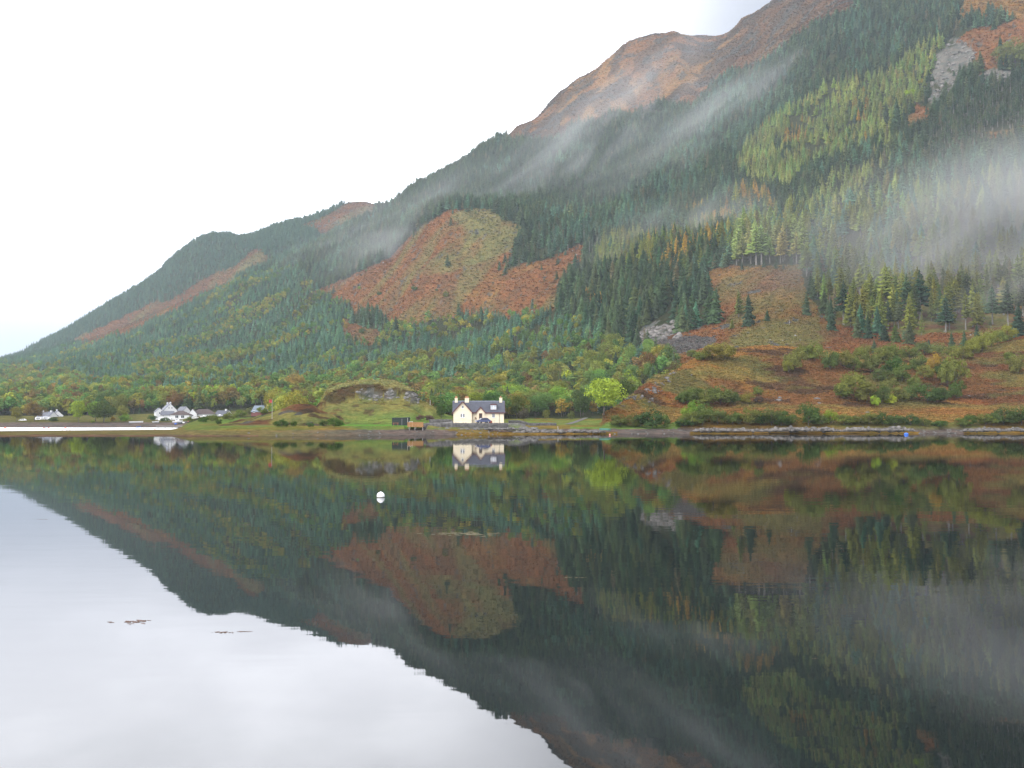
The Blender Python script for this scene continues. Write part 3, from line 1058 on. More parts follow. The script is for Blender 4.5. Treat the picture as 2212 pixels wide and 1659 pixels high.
PROTO = {
    'spruce': proto('conifer', [1, 2, 3, 4], spruce_proto, NEEDLE, BARK),
    'tall': proto('tall_conifer', [11, 12, 13], spruce_proto, NEEDLE, PALEBARK, base=.36, tiers=12, nb=8, R=3.6, sparse=.2, droop=.12, bare_r=.26, h=20),
    'larch': proto('larch', [21, 22, 23], spruce_proto, LEAF, PALEBARK, base=.14, tiers=16, nb=8, R=3.3, sparse=.12, droop=.15, h=20),
    'broad': proto('broadleaf', [31, 32, 33, 34, 35], leaf_proto, LEAF, BARK, h=10, w=8, n=430, size=.62, base=.06),
    'birch': proto('birch', [41, 42, 43], leaf_proto, LEAF, PALEBARK, h=12, w=6, n=420, size=.5, base=.2, lobes=10, trunk_r=.13),
}
NEARP = {
    'broad': proto('broadleaf', [51, 52, 53, 54], leaf_proto, LEAF, BARK, h=10, w=8.6, n=2600, size=.27, base=.07, lobes=17),
    'birch': proto('birch', [61, 62], leaf_proto, LEAF, PALEBARK, h=12, w=6.5, n=2400, size=.25, base=.18, lobes=16, trunk_r=.14),
    'shrub': proto('shrub', [71, 72, 73, 74], leaf_proto, LEAF, BARK, h=4.5, w=6.5, n=2600, size=.17, base=.02, lobes=20, trunk_r=.1, shape=.72),
    'spruce': proto('conifer', [81, 82, 83], spruce_proto, NEEDLE, BARK, h=20, R=4.4, tiers=24, nb=12),
    'tall': proto('tall_conifer', [91, 92, 93], spruce_proto, NEEDLE, PALEBARK, base=.34, tiers=18, nb=11, R=3.9, sparse=.22, droop=.1, bare_r=.28, h=20),
    'larch': proto('larch', [94, 95], spruce_proto, LEAF, PALEBARK, base=.16, tiers=26, nb=11, R=3.3, sparse=.2, droop=.12, h=20),
}
PH = {'spruce': 20, 'tall': 20, 'larch': 20, 'broad': 10, 'birch': 12, 'shrub': 4.5}

# tints (albedo of needles and leaves)
DARKC = [(0.0529, 0.0841, 0.0386), (0.0661, 0.1009, 0.0455), (0.0396, 0.0715, 0.037), (0.0749, 0.0966, 0.0386)]
TEAL = [(0.073, 0.1502, 0.0896), (0.0876, 0.1651, 0.0933), (0.0681, 0.1351, 0.0824), (0.0973, 0.1651, 0.0824)]
LARCH = [(0.2241, 0.2772, 0.0732), (0.2521, 0.2878, 0.0789), (0.1867, 0.2666, 0.0789), (0.28, 0.2772, 0.0789)]
LARCHO = [(0.342, 0.204, 0.036), (0.306, 0.187, 0.036)]
BRYEL = [(0.2226, 0.2192, 0.0372), (0.1923, 0.204, 0.0347), (0.253, 0.2142, 0.0322), (0.1619, 0.1938, 0.0372)]
BRGRN = [(0.0987, 0.1754, 0.0413), (0.0852, 0.1594, 0.0385), (0.1166, 0.1859, 0.0413), (0.1076, 0.1648, 0.0385)]
BRBRN = [(0.17, 0.1092, 0.036), (0.1445, 0.1092, 0.036), (0.1785, 0.1131, 0.0336), (0.1275, 0.0975, 0.0336)]
BRLIM = [(0.276, 0.3323, 0.03), (0.23, 0.3226, 0.035)]
OLIVET = [(0.1523, 0.1705, 0.0347), (0.1714, 0.1755, 0.0347), (0.1238, 0.1555, 0.0347)]
PALETTE = dict(dark=DARKC, teal=TEAL, larch=LARCH, larcho=LARCHO, yel=BRYEL, grn=BRGRN, brn=BRBRN, lim=BRLIM, olive=OLIVET)

# woods: polygon of tree feet in the photograph, then what grows there: (species, palette, weight), height range, keep
WOODS = [
    # whole slope: dark spruce
    ('dark spruce plantation on the misty mountainside', [(-500, -300), (2700, -300), (2700, 930), (-500, 930)], [('spruce', 'dark', 8), ('spruce', 'teal', 2)], (14, 20), .95),
    # middle and lower left: bluish young spruce with birches
    ('blue-green wood on the lower left slope', [(-500, 780), (0, 770), (200, 735), (430, 640), (560, 595), (640, 575), (690, 635), (750, 650), (760, 745), (830, 740), (900, 700),
     (1190, 672), (1300, 715), (1300, 765), (1000, 800), (700, 830), (-500, 930)], [('spruce', 'teal', 8.4), ('birch', 'grn', 1.0), ('birch', 'yel', .6)], (9, 13), 1.0),
    ('yellowing birch wood among spruces', [(430, 700), (560, 660), (640, 625), (740, 650), (755, 700), (650, 740), (500, 790), (330, 830), (280, 800)],
     [('birch', 'yel', 2.4), ('birch', 'grn', 2.4), ('spruce', 'teal', 5)], (8, 12), 1.0),
    ('yellowing birch wood among spruces', [(770, 720), (860, 690), (1000, 690), (1080, 700), (1000, 730), (860, 745), (780, 760)],
     [('birch', 'yel', 4), ('birch', 'grn', 3), ('spruce', 'teal', 2)], (8, 12), 1.0),
    ('mixed autumn wood above the loch', [(-500, 900), (-100, 800), (60, 790), (200, 830), (400, 810), (600, 820), (800, 785), (1000, 765), (1180, 770), (1300, 745), (1400, 770), (1480, 790),
     (1470, 930), (-500, 930)], [('broad', 'yel', 1.3), ('broad', 'grn', 3), ('birch', 'brn', 1.0), ('broad', 'olive', 2), ('spruce', 'teal', 4)], (8, 13), .95),
    ('autumn broadleaves at the foot of the slope', [(-500, 930), (-500, 850), (300, 862), (700, 850), (900, 845), (1100, 838), (1250, 815), (1420, 790), (1480, 800), (1420, 930)],
     [('broad', 'yel', 1.4), ('broad', 'grn', 3), ('broad', 'brn', 1.8), ('broad', 'olive', 2.4), ('broad', 'lim', .3), ('spruce', 'dark', 2)], (8, 13), .9),
    # larches high on the right
    ('pale green larch wood high on the slope', [(1600, 345), (1640, 285), (1700, 240), (1760, 205), (1830, 185), (1920, 160), (1950, 130), (2030, 85), (2045, 110), (2005, 165), (1990, 235), (1955, 245),
     (1930, 290), (1870, 320), (1800, 350), (1740, 370), (1700, 410), (1620, 400), (1585, 370)], [('larch', 'larch', 9), ('spruce', 'dark', .8), ('larch', 'larcho', .3)], (13, 18), 1.0),
    ('pale green larch wood high on the slope', [(1700, 450), (1800, 390), (1870, 350), (1920, 310), (1965, 300), (1930, 350), (1860, 420), (1800, 480), (1720, 500)],
     [('larch', 'larch', 7), ('spruce', 'dark', 3)], (13, 18), 1.0),
    ('larches thinning out in the mist', [(1560, 470), (1760, 470), (1900, 420), (2250, 400), (2700, 380), (2700, 700), (1790, 690), (1745, 600), (1720, 575), (1600, 575), (1540, 560)],
     [('larch', 'olive', 3), ('tall', 'olive', 2), ('spruce', 'teal', 2.5), ('larch', 'larch', 3)], (17, 24), .62),
    ('tall larches with pale bare trunks at the clearing edge', [(1600, 545), (1745, 545), (1745, 577), (1600, 577)], [('tall', 'larch', 8), ('tall', 'olive', 1)], (25, 31), .5),
    ('tall bare-stemmed trees above the heather', [(1790, 640), (2300, 630), (2300, 712), (2000, 722), (1790, 700)], [('tall', 'olive', 6), ('tall', 'dark', 2), ('larch', 'olive', 2)], (20, 27), .42),
    ('dark pines with bare trunks on the high shelf', [(1990, 330), (2060, 230), (2250, 175), (2400, 170), (2400, 285), (2180, 292), (2080, 330), (1990, 380)], [('tall', 'dark', 8), ('spruce', 'dark', 2)], (14, 18), 1.0),
    ('amber larches in the dark wood', [(1470, 470), (1560, 430), (1660, 420), (1680, 460), (1560, 520), (1480, 520)], [('larch', 'larcho', 2), ('larch', 'olive', 2), ('spruce', 'dark', 6)], (16, 22), .9),
    ('olive trees above the dark grove', [(1280, 620), (1300, 540), (1400, 510), (1560, 500), (1580, 570), (1500, 600), (1380, 610)], [('larch', 'olive', 4), ('spruce', 'dark', 4), ('larch', 'larcho', .8)], (17, 22), .9),
    ('tall dark spruces of the grove above the crag', [(1192, 690), (1210, 640), (1262, 590), (1400, 600), (1510, 620), (1558, 700), (1440, 694), (1345, 712), (1330, 728), (1290, 716)],
     [('spruce', 'dark', 12), ('larch', 'larcho', .35)], (19, 25), .85),
]
HILLROCKS = []


def plant_woods():
    s = 6.2
    X0, X1, Y0, Y1 = -1700, 1700, 330, 2700
    gx, gy = np.meshgrid(np.arange(X0, X1, s), np.arange(Y0, Y1, s))
    gx = gx + rng.uniform(-.48, .48, gx.shape) * s
    gy = gy + rng.uniform(-.48, .48, gy.shape) * s
    X, Y = gx.ravel(), gy.ravel()
    q = X / Y
    k = (q > (-90 - CX) / F) & (q < (2330 - CX) / F)
    X, Y, q = X[k], Y[k], q[k]
    z, hor = ground(q, Y)
    px, py = proj(X, Y, z)
    keep = ((z + 26 - CAMH) / Y > hor - .002) & (py > -60)
    # nothing on near land: those trees are placed one by one
    foot = np.interp(q, Q, kD[0])
    near_ok = (Y > foot - 30)
    near_ok = near_ok & ~((px < 600) & (Y < 655))
    near_ok |= (Y > 400) & (px > 590) & (px < 1300)
    near_ok &= ~((px > 1300) & (Y < 470))
    near_ok &= ~((px > 1130) & (px < 1350) & (Y < 462))
    keep &= near_ok
    X, Y, q, z, px, py = [a[keep] for a in (X, Y, q, z, px, py)]
    jx, jy = jitter(X, Y, px, py)
    zone = np.zeros(len(X), int)
    for i, wd in enumerate(WOODS):
        zone[inpoly(jx, jy, wd[1])] = i
    def is_bare(ax, ay):
        b = np.zeros(len(X), bool)
        for P in BARE:
            b |= inpoly(ax, ay, P)
        return b
    bare = is_bare(jx, jy - 1)
    deep = bare & is_bare(jx + 13, jy) & is_bare(jx - 13, jy) & is_bare(jx, jy + 9) & is_bare(jx, jy - 9)
    ridge_ = inpoly(jx, jy, BARE_RIDGE)
    stray = bare & ~ridge_ & ~deep & (rng.random(len(X)) < .16)
    stray |= deep & ~ridge_ & (rng.random(len(X)) < .004)
    bare &= ~stray
    bare |= (py < 880) & (px > 1300) & (Y < 440)
    # far hill spacing thinner
    R = rng.random(len(X))
    gap = fbm(X / 18, Y / 26, 233, 3)
    ok = ~bare & (R < np.array([wd[4] for wd in WOODS])[zone] * np.where(Y < 1900, sst(gap, .22, .40), 1))
    ok &= ~((Y > 1900) & (rng.random(len(X)) < .25))
    X, Y, q, z, px, py, zone, strayk = [a[ok] for a in (X, Y, q, z, px, py, zone, stray)]
    n = len(X)
    sp = np.empty(n, object)
    tint = np.zeros((n, 3))
    H = np.zeros(n)
    patch = fbm(X / 70, Y / 70, 203, 3)
    strip_ = fbm((X - Y * .35) / 38, (X * .35 + Y) / 150, 204, 3)
    pick_r = rng.random(n) * .34 + patch * .5 + strip_ * .75
    for i, wd in enumerate(WOODS):
        m = np.where(zone == i)[0]
        if not len(m):
            continue
        ws = np.array([a[2] for a in wd[2]], float)
        ws = np.cumsum(ws / ws.sum())
        # stable rank of pick_r keeps the shares
        rk = np.argsort(np.argsort(pick_r[m])) / max(1, len(m))
        ch = np.searchsorted(ws, rk)
        ch = np.clip(ch, 0, len(wd[2]) - 1)
        for c, (spn, pal, _) in enumerate(wd[2]):
            mm = m[ch == c]
            for j in mm:
                sp[j] = spn
            P = np.array(PALETTE[pal])
            tt = P[rng.integers(0, len(P), len(mm))]
            tint[mm] = tt * rng.uniform(.68, 1.32, (len(mm), 1)) * rng.uniform(.90, 1.1, (len(mm), 3))
        H[m] = rng.uniform(*wd[3], len(m)) * rng.uniform(.66, 1.12, len(m))
    tint = np.where(inpoly(jx[ok], jy[ok], [(120, 740), (230, 690), (400, 620), (560, 530), (560, 505), (470, 545), (330, 615), (200, 680)])[:, None], tint * .72, tint)
    clump = fbm(X / 34, Y / 50, 231, 3)
    tint *= (.62 + .8 * clump)[:, None]
    con = np.isin(sp.astype(str), ['spruce', 'tall'])
    odd = con & (rng.random(n) < .03) & (Y < 1900)
    tint[odd] = np.array([.15, .13, .065]) * rng.uniform(.8, 1.2, (int(odd.sum()), 1))
    sp[odd] = 'larch'
    H *= (.8 + .4 * fbm(X / 22, Y / 30, 232, 2))
    H = np.where(strayk, H * rng.uniform(.25, .75, n), H)
    # the far hill and its trees are lower
    H = np.where((Y > 2100) & (px < 560), H * .8, H)
    bro = np.isin(sp.astype(str), ['birch', 'broad'])
    H = np.where(bro & (H > 14), H * .7, H)
    tint = np.where((Y > 1950)[:, None] & (px < 860)[:, None], np.array(TEAL)[rng.integers(0, 4, n)] * rng.uniform(.6, .95, (n, 1)), tint)
    sp = np.where((Y > 1950) & (px < 860), 'spruce', sp)
    return X, Y, z, px, py, zone, sp.astype(str), tint, H


PX_, PY_ = None, None
X, Y, Zt, tpx, tpy, zone, sp, tint, H = plant_woods()
print('TREES', len(X))

# --- those that show largest become objects of their own, the rest of each wood is one mass
KIND = {'spruce': ('conifer_tree', 'conifer'), 'tall': ('pine_tree', 'pine tree'), 'larch': ('larch_tree', 'larch'), 'broad': ('broadleaf_tree', 'broadleaf tree'),
        'birch': ('birch_tree', 'birch')}
CAP = {'spruce': 230, 'tall': 200, 'larch': 220, 'broad': 150, 'birch': 160}
SPWORD = {'spruce': 'conifer', 'tall': 'pine', 'larch': 'larch', 'broad': 'broadleaf tree', 'birch': 'birch'}
single = np.zeros(len(X), bool)
infr = (tpx > -15) & (tpx < 2227) & (tpy > 10)
_, hor_ = ground(X / Y, Y)
vis = (Zt + H * .55 - CAMH) / Y > hor_
for s_n, cap in CAP.items():
    m = np.where((sp == s_n) & infr & vis)[0]
    o = m[np.argsort(-(H[m] / Y[m]))][:cap]
    single[o] = True


def tree_object(spn, loc, h, colr, label, group=None, parts=True, lib=None, wid=1.0, rz=None, name=None, cat=None):
    P = (lib or PROTO)[spn]
    crown, trunk, whole = P[rnd.randrange(len(P))]
    k = h / PH[spn]
    nm = name or KIND[spn][0]
    rz = rnd.uniform(0, 6.28) if rz is None else rz
    if parts:
        root = empty(nm, loc, rz)
        root.scale = (k * wid, k * wid, k)
        for pn, me in (('crown', crown), ('trunk', trunk)):
            c = bpy.data.objects.new(pn, me)
            COL.objects.link(c)
            c.parent = root
            c['tint'] = colr
    else:
        root = bpy.data.objects.new(nm, whole)
        COL.objects.link(root)
        root.location = loc
        root.rotation_euler = (0, 0, rz)
        root.scale = (k * wid, k * wid, k)
        root['tint'] = colr
    tag(root, label, cat or KIND[spn][1], group)
    return root


for i in np.where(single)[0]:
    wname = WOODS[zone[i]][0]
    lab = SPWORD[sp[i]] + ' in the ' + wname
    big = H[i] / Y[i] * F > 42
    lib = NEARP if (sp[i] in NEARP and H[i] / Y[i] * F > 30) else PROTO
    tree_object(sp[i], (X[i], Y[i], Zt[i]), H[i], tuple(float(c) for c in tint[i]), lab, lab, parts=bool(big), lib=lib, wid=float(rng.uniform(.85, 1.2)))


def scatter_mass(name, label, m, libs):
    """one object: points carrying a tree each, instanced by geometry nodes"""
    me = bpy.data.meshes.new(name)
    me.vertices.add(len(m))
    me.vertices.foreach_set('co', np.stack([X[m], Y[m], Zt[m]], -1).astype(np.float32).ravel())
    coll = bpy.data.collections.new(name + '_shapes')
    off, cnt, k = {}, {}, 0
    for s_n in libs:
        off[s_n] = k
        for (_, _, whole) in PROTO[s_n]:
            o = bpy.data.objects.new('shape_%03d' % k, whole)
            coll.objects.link(o)
            k += 1
        cnt[s_n] = len(PROTO[s_n])
    idx = np.array([off[s_] + rng.integers(0, cnt[s_]) for s_ in sp[m]], np.int32)
    scl = np.array([H[j] / PH[sp[j]] for j in m])
    flat = np.where(np.isin(sp[m], ['tuft', 'bush']), .62, 1.0)
    wd = rng.uniform(.8, 1.5, len(m))
    a = me.attributes.new('shape', 'INT', 'POINT')
    a.data.foreach_set('value', idx)
    a = me.attributes.new('size', 'FLOAT_VECTOR', 'POINT')
    a.data.foreach_set('vector', np.stack([scl * wd, scl * wd, scl * flat], -1).astype(np.float32).ravel())
    a = me.attributes.new('turn', 'FLOAT_VECTOR', 'POINT')
    rt = np.zeros((len(m), 3), np.float32)
    rt[:, 2] = rng.uniform(0, 6.283, len(m))
    rt[:, 0] = rng.normal(0, .02, len(m))
    a.data.foreach_set('vector', rt.ravel())
    a = me.attributes.new('tint', 'FLOAT_COLOR', 'POINT')
    c4 = np.ones((len(m), 4), np.float32)
    c4[:, :3] = tint[m]
    a.data.foreach_set('color', c4.ravel())
    o = bpy.data.objects.new(name, me)
    COL.objects.link(o)
    ng = bpy.data.node_groups.new(name, 'GeometryNodeTree')
    ng.interface.new_socket('Geometry', in_out='INPUT', socket_type='NodeSocketGeometry')
    ng.interface.new_socket('Geometry', in_out='OUTPUT', socket_type='NodeSocketGeometry')
    n, l = ng.nodes, ng.links
    gi, go = n.new('NodeGroupInput'), n.new('NodeGroupOutput')
    ci = n.new('GeometryNodeCollectionInfo')
    ci.inputs['Collection'].default_value = coll
    ci.inputs['Separate Children'].default_value = True
    ci.inputs['Reset Children'].default_value = True
    iop = n.new('GeometryNodeInstanceOnPoints')
    iop.inputs['Pick Instance'].default_value = True

    def named(nm, ty):
        x = n.new('GeometryNodeInputNamedAttribute')
        x.data_type = ty
        x.inputs['Name'].default_value = nm
        return x.outputs['Attribute']
    l.new(gi.outputs[0], iop.inputs['Points'])
    l.new(ci.outputs[0], iop.inputs['Instance'])
    l.new(named('shape', 'INT'), iop.inputs['Instance Index'])
    l.new(named('turn', 'FLOAT_VECTOR'), iop.inputs['Rotation'])
    l.new(named('size', 'FLOAT_VECTOR'), iop.inputs['Scale'])
    l.new(iop.outputs[0], go.inputs[0])
    md = o.modifiers.new('trees', 'NODES')
    md.node_group = ng
    tag(o, label, 'woodland', kind='stuff')
    return o


rest = ~single
m_con = np.where(rest & np.isin(sp, ['spruce', 'tall']))[0]
m_lar = np.where(rest & (sp == 'larch'))[0]
m_bro = np.where(rest & np.isin(sp, ['broad', 'birch']))[0]
scatter_mass('conifer_forest', 'dark conifer forest covering the mountainside', m_con, ['spruce', 'tall'])
scatter_mass('larch_forest', 'pale green and amber larch woods on the slope', m_lar, ['larch'])
scatter_mass('broadleaf_woodland', 'yellow, brown and green broadleaf woods low on the slope', m_bro, ['broad', 'birch'])

# ------------------------------------------------------------------ bracken, heather and tussocks on the open ground
def tuft_proto(seed, n=13, spread=1.0, h=.75):
    r = random.Random(seed)
    V, Fc = [], []
    for i in range(n):
        a, d = r.uniform(0, 6.283), r.uniform(0, .55) * spread
        x, y = math.cos(a) * d, math.sin(a) * d
        b = a + r.uniform(-.8, .8)
        L, w_, hh = r.uniform(.35, .8) * spread, r.uniform(.12, .28) * spread, h * r.uniform(.5, 1.1)
        k = len(V)
        dx, dy = math.cos(b), math.sin(b)
        V += [(x - dy * w_ * .5, y + dx * w_ * .5, -.15), (x + dy * w_ * .5, y - dx * w_ * .5, -.15), (x + dx * L * .5 + dy * w_, y + dy * L * .5 - dx * w_, hh * .9),
              (x + dx * L * .5 - dy * w_, y + dy * L * .5 + dx * w_, hh * .9), (x + dx * L, y + dy * L, hh * .55)]
        Fc += [(k, k + 1, k + 2), (k, k + 2, k + 3), (k + 3, k + 2, k + 4)]
    return mesh_np('tuft', V, Fc, LEAF, parent=False)


PROTO['tuft'] = [(None, None, tuft_proto(400 + i)) for i in range(4)]
PROTO['bush'] = [(None, None, tuft_proto(420 + i, 22, .9, 1.4)) for i in range(3)]
PH['tuft'] = 1.0
PH['bush'] = 1.4


def open_ground():
    out = []
    for (y0, y1, s_, polys, near) in ((281, 470, 1.05, None, True), (470, 900, 2.5, BARE, False), (900, 2300, 4.4, BARE, False), (2200, 2700, 6.5, BARE, False)):
        xw = y1 * .55
        gx, gy = np.meshgrid(np.arange(-xw, xw, s_), np.arange(y0, y1, s_))
        gx = (gx + rng.uniform(-.5, .5, gx.shape) * s_).ravel()
        gy = (gy + rng.uniform(-.5, .5, gy.shape) * s_).ravel()
        q_ = gx / gy
        k = (q_ > (-30 - CX) / F) & (q_ < (2260 - CX) / F)
        if near:
            k &= (q_ > (600 - CX) / F)
        gx, gy, q_ = gx[k], gy[k], q_[k]
        z_, hor_ = ground(q_, gy)
        px_, py_ = proj(gx, gy, z_)
        k = ((z_ + .8 - CAMH) / gy > hor_ - .0015) & (py_ > -30)
        if near:
            k &= ((px_ > 1305) & (z_ > 2.5)) | ((px_ > 600) & (px_ < 965) & (z_ > 3.0) & (gy > 292))
        gx, gy, q_, z_, px_, py_ = [a[k] for a in (gx, gy, q_, z_, px_, py_)]
        if near:
            b = np.ones(len(gx), bool)
            for P in KFACES:
                b &= ~inpoly(px_, py_, P)
            b &= ~((px_ < 965) & ((rng.random(len(gx)) < .5) | (py_ > 872)))
            gx, gy, q_, z_ = gx[b], gy[b], q_[b], z_[b]
        if not near:
            jx, jy = jitter(gx, gy, px_, py_)
            b = np.zeros(len(gx), bool)
            for P in polys:
                if P in (CRAG_TOP, CRAG_MID, SCREE, CRAG_TOP2):
                    continue
                b |= inpoly(jx, jy, P)
            gx, gy, q_, z_ = gx[b], gy[b], q_[b], z_[b]
        ci = np.clip(np.round((q_ - Q[0]) / (Q[1] - Q[0])), 0, NC - 1).astype(int)
        ri = np.clip(np.round(np.log(gy / 214.0) / math.log(3400 / 214.0) * (NR - 1)), 0, NR - 1).astype(int)
        t_ = COVER[ri, ci] * 1.75 * rng.uniform(.78, 1.25, (len(gx), 1)) * rng.uniform(.93, 1.07, (len(gx), 3))
        sz = s_ * rng.uniform(.32, .66, len(gx)) * (1.0 if near else .85)
        kind_ = np.where(rng.random(len(gx)) < .06, 'bush', 'tuft')
        out.append((gx, gy, z_, t_, sz * np.where(kind_ == 'bush', 1.4, 1.0), kind_))
    return [np.concatenate([o_[i] for o_ in out]) for i in range(6)]


X, Y, Zt, tint, H, sp = open_ground()
print('TUFTS', len(X))
o = scatter_mass('bracken', 'rusty bracken, heather and tussocks covering the open hillsides', np.arange(len(X)), ['tuft', 'bush'])

# DETAILS
# ------------------------------------------------------------------ air: even haze round everything, and banks of mist on the slope
def volume_mat(name, dens, col, noise=None):
    m, n, l, out = newmat(name)
    v = n.new('ShaderNodeVolumePrincipled')
    v.inputs['Color'].default_value = (*col, 1)
    v.inputs['Density'].default_value = dens
    v.inputs['Anisotropy'].default_value = 0.0
    if noise:
        tc = n.new('ShaderNodeTexCoord')
        ln = n.new('ShaderNodeVectorMath')
        ln.operation = 'LENGTH'
        l.new(tc.outputs['Object'], ln.inputs[0])
        fall = n.new('ShaderNodeMapRange')
        fall.interpolation_type = 'SMOOTHSTEP'
        fall.inputs[1].default_value = .0
        fall.inputs[2].default_value = .98
        fall.inputs[3].default_value = 1
        fall.inputs[4].default_value = 0
        l.new(ln.outputs['Value'], fall.inputs[0])
        mp = n.new('ShaderNodeMapping')
        mp.inputs['Location'].default_value = (noise[2][0] * 7.3, noise[2][0] * 3.1, noise[2][0] * 5.7)
        mp.inputs['Scale'].default_value = noise[1]
        l.new(tc.outputs['Object'], mp.inputs[0])
        nz = n.new('ShaderNodeTexNoise')
        nz.inputs['Scale'].default_value = noise[0]
        nz.inputs['Detail'].default_value = 5
        nz.inputs['Roughness'].default_value = .6
        nz.inputs['Distortion'].default_value = 1.0
        l.new(mp.outputs[0], nz.inputs[0])
        mr = n.new('ShaderNodeMapRange')
        mr.interpolation_type = 'SMOOTHSTEP'
        mr.inputs[1].default_value = noise[3]
        mr.inputs[2].default_value = noise[4]
        mr.inputs[3].default_value = 0
        mr.inputs[4].default_value = dens
        l.new(nz.outputs[0], mr.inputs[0])
        mu = n.new('ShaderNodeMath')
        mu.operation = 'MULTIPLY'
        l.new(fall.outputs[0], mu.inputs[0])
        l.new(mr.outputs[0], mu.inputs[1])
        l.new(mu.outputs[0], v.inputs['Density'])
    l.new(v.outputs[0], out.inputs['Volume'])
    return m


hb = MB().box(-2750, 2750, -150, 3550, -9, 1150)
hz = hb.build('haze', volume_mat('haze_air', HAZE, (.80, .92, 1.0)))
tag(hz, kind='stuff')


def mist(x, y, D, rx, ry, rz, tilt, dens, noise):
    """a bank of mist hanging in front of the slope; radii in metres"""
    bm = MB()
    n, k = 24, 14
    noise = (noise[0], (rx * noise[1][0], ry * noise[1][1], rz * noise[1][2]), (x * .01, 0, 0), noise[3], noise[4])
    prof = [(math.sin(math.pi * j / k) * 1.0 + 1e-3, -math.cos(math.pi * j / k)) for j in range(k + 1)]
    bm.lathe(prof, n)
    o = bm.build('mist', volume_mat('mist_bank', dens, (.80, .79, .79), noise))
    o.location = at(x, y, D)
    o.scale = (rx, ry, rz)
    o.rotation_euler = (0, -math.radians(tilt), 0)
    tag(o, kind='stuff')
    return o


if MIST:
    n0_ = (.010, (.8, 1, 1.3), 0, .18, .62)
    n1_ = (.013, (.6, 1, 1.6), 0, .34, .68)
    mist(2330, 450, 720, 190, 80, 85, 14, .0130, n0_)
    mist(2260, 420, 690, 110, 70, 42, 16, .0080, n0_)
    mist(2130, 520, 660, 170, 80, 85, 16, .0070, n1_)
    mist(1930, 540, 660, 150, 70, 72, 20, .0062, n1_)
    mist(1780, 500, 720, 120, 70, 55, 20, .0038, n1_)
    mist(2230, 650, 570, 110, 50, 48, 8, .0060, n1_)
    n2_ = (.0080, (.5, 1, 1.7), 0, .36, .68)
    mist(1610, 225, 1480, 200, 90, 85, 34, .0125, n2_)
    mist(1370, 200, 1700, 250, 90, 105, 40, .0080, n2_)
    mist(1200, 340, 1450, 220, 80, 110, 44, .0110, n2_)
    mist(1460, 300, 1280, 230, 80, 90, 34, .0055, n2_)
    mist(880, 490, 1380, 210, 70, 80, 34, .0110, n2_)
    mist(740, 530, 1700, 210, 80, 70, 34, .0060, n2_)
    mist(1470, 500, 940, 130, 60, 52, 20, .0095, (.014, (.5, 1, 1.7), 0, .36, .66))
    mist(2240, 470, 640, 230, 60, 100, 14, .0030, n0_)

# OBJECTS
# ------------------------------------------------------------------ things placed one by one; positions in pixels of the full-size photograph
K = 2816 / 2212.0


def spick(x, y, dmin=0.0):
    return pick(x / K, y / K, dmin)


def sat(x, y, D):
    return at(x / K, y / K, D)


PXM = 2763.0   # full-size pixels per radian

CREAM = mat('cream_render', (.74, .64, .46), .9, .08, .9)
WHITEW = mat('white_render', (.60, .60, .59), .9, .05, .5)
WHITEP = mat('white_paint', (.80, .80, .80), .5, .03, 2)
SLATE = mat('slate_roof', (.065, .068, .085), .6, .22, 1.8, .3)
GREYROOF = mat('grey_roof', (.11, .115, .135), .6, .15, .8)
BROWNROOF = mat('brown_tiles', (.075, .055, .052), .8, .2, 1.2)
BLUEROOF = mat('blue_grey_roof', (.13, .16, .19), .6, .1, .6)
RIDGE = mat('ridge_lead', (.30, .33, .40), .6, .1, 2)
MAROON = mat('maroon_paint', (.10, .025, .025), .5, .1, 3)
REDW = mat('red_boards', (.13, .045, .04), .8, .15, 1)
GLASS = mat('window_glass', (.03, .035, .04), .3, .1, 1, spec=.25)
TERRA = mat('terracotta', (.45, .22, .12), .8, .15, 8)
DARKMET = mat('dark_metal', (.06, .06, .065), .5, .15, 5)
STONE = mat('dry_stone', (.095, .09, .085), .95, .55, 1.6, .8)
PALEROCK = mat('pale_rock', (.115, .105, .095), .95, .75, .9, 1.0)
GREYROCK = mat('grey_rock', (.135, .128, .118), .95, .6, .8, 1.0)
CRAGROCK = mat('crag_rock', (.135, .122, .11), .95, .85, .28, 1.0)
WHITEROCK = mat('white_boulder', (.26, .25, .24), .95, .3, .5, .6)
TIMBER = mat('new_timber', (.30, .15, .06), .8, .2, 3)
SHEDW = mat('dark_green_boards', (.022, .032, .028), .7, .3, 2)
CARBLUE = mat('navy_car_paint', (.035, .045, .13), .25, .05, 1, spec=.6, coat=.6)
TYRE = mat('tyre_rubber', (.02, .02, .02), .9, .1, 4)
POLEW = mat('weathered_pole', (.38, .36, .33), .9, .2, 2)
REDCLOTH = mat('red_cloth', (.35, .06, .05), .8, .1, 3)
BUOYW = mat('white_buoy', (.85, .85, .84), .4, .04, 6)
ALGAE = mat('brown_algae', (.10, .085, .04), .8, .3, 12)
ORANGEP = mat('orange_plastic', (.65, .16, .08), .5, .05, 3)
PINKP = mat('pink_plastic', (.75, .32, .28), .5, .05, 3)
BLUEP = mat('blue_plastic', (.05, .16, .60), .4, .05, 3)
GREENB = mat('green_hull', (.04, .14, .10), .5, .15, 2)
WEED = mat('wrack', (.12, .07, .05), .7, .3, 9)
CONCRETE = mat('concrete', (.11, .105, .10), .9, .15, 1)
FEATHER = mat('white_feathers', (.8, .8, .8), .8, .05, 9)
BEAK = mat('yellow_beak', (.5, .35, .05), .5, .05, 9)

ORD = ['leftmost', 'second from left', 'third from left', 'fourth from left', 'fifth from left', 'sixth from left', 'seventh from left', 'eighth from left', 'ninth from left',
       'tenth from left', 'eleventh from left', 'twelfth from left', '13th from left', '14th from left', '15th from left', '16th from left', '17th from left', '18th from left',
       '19th from left', '20th from left']

# ---------------------------------------------------------------- cottage (local: x right, y away, z up, origin at front left corner of the wing)


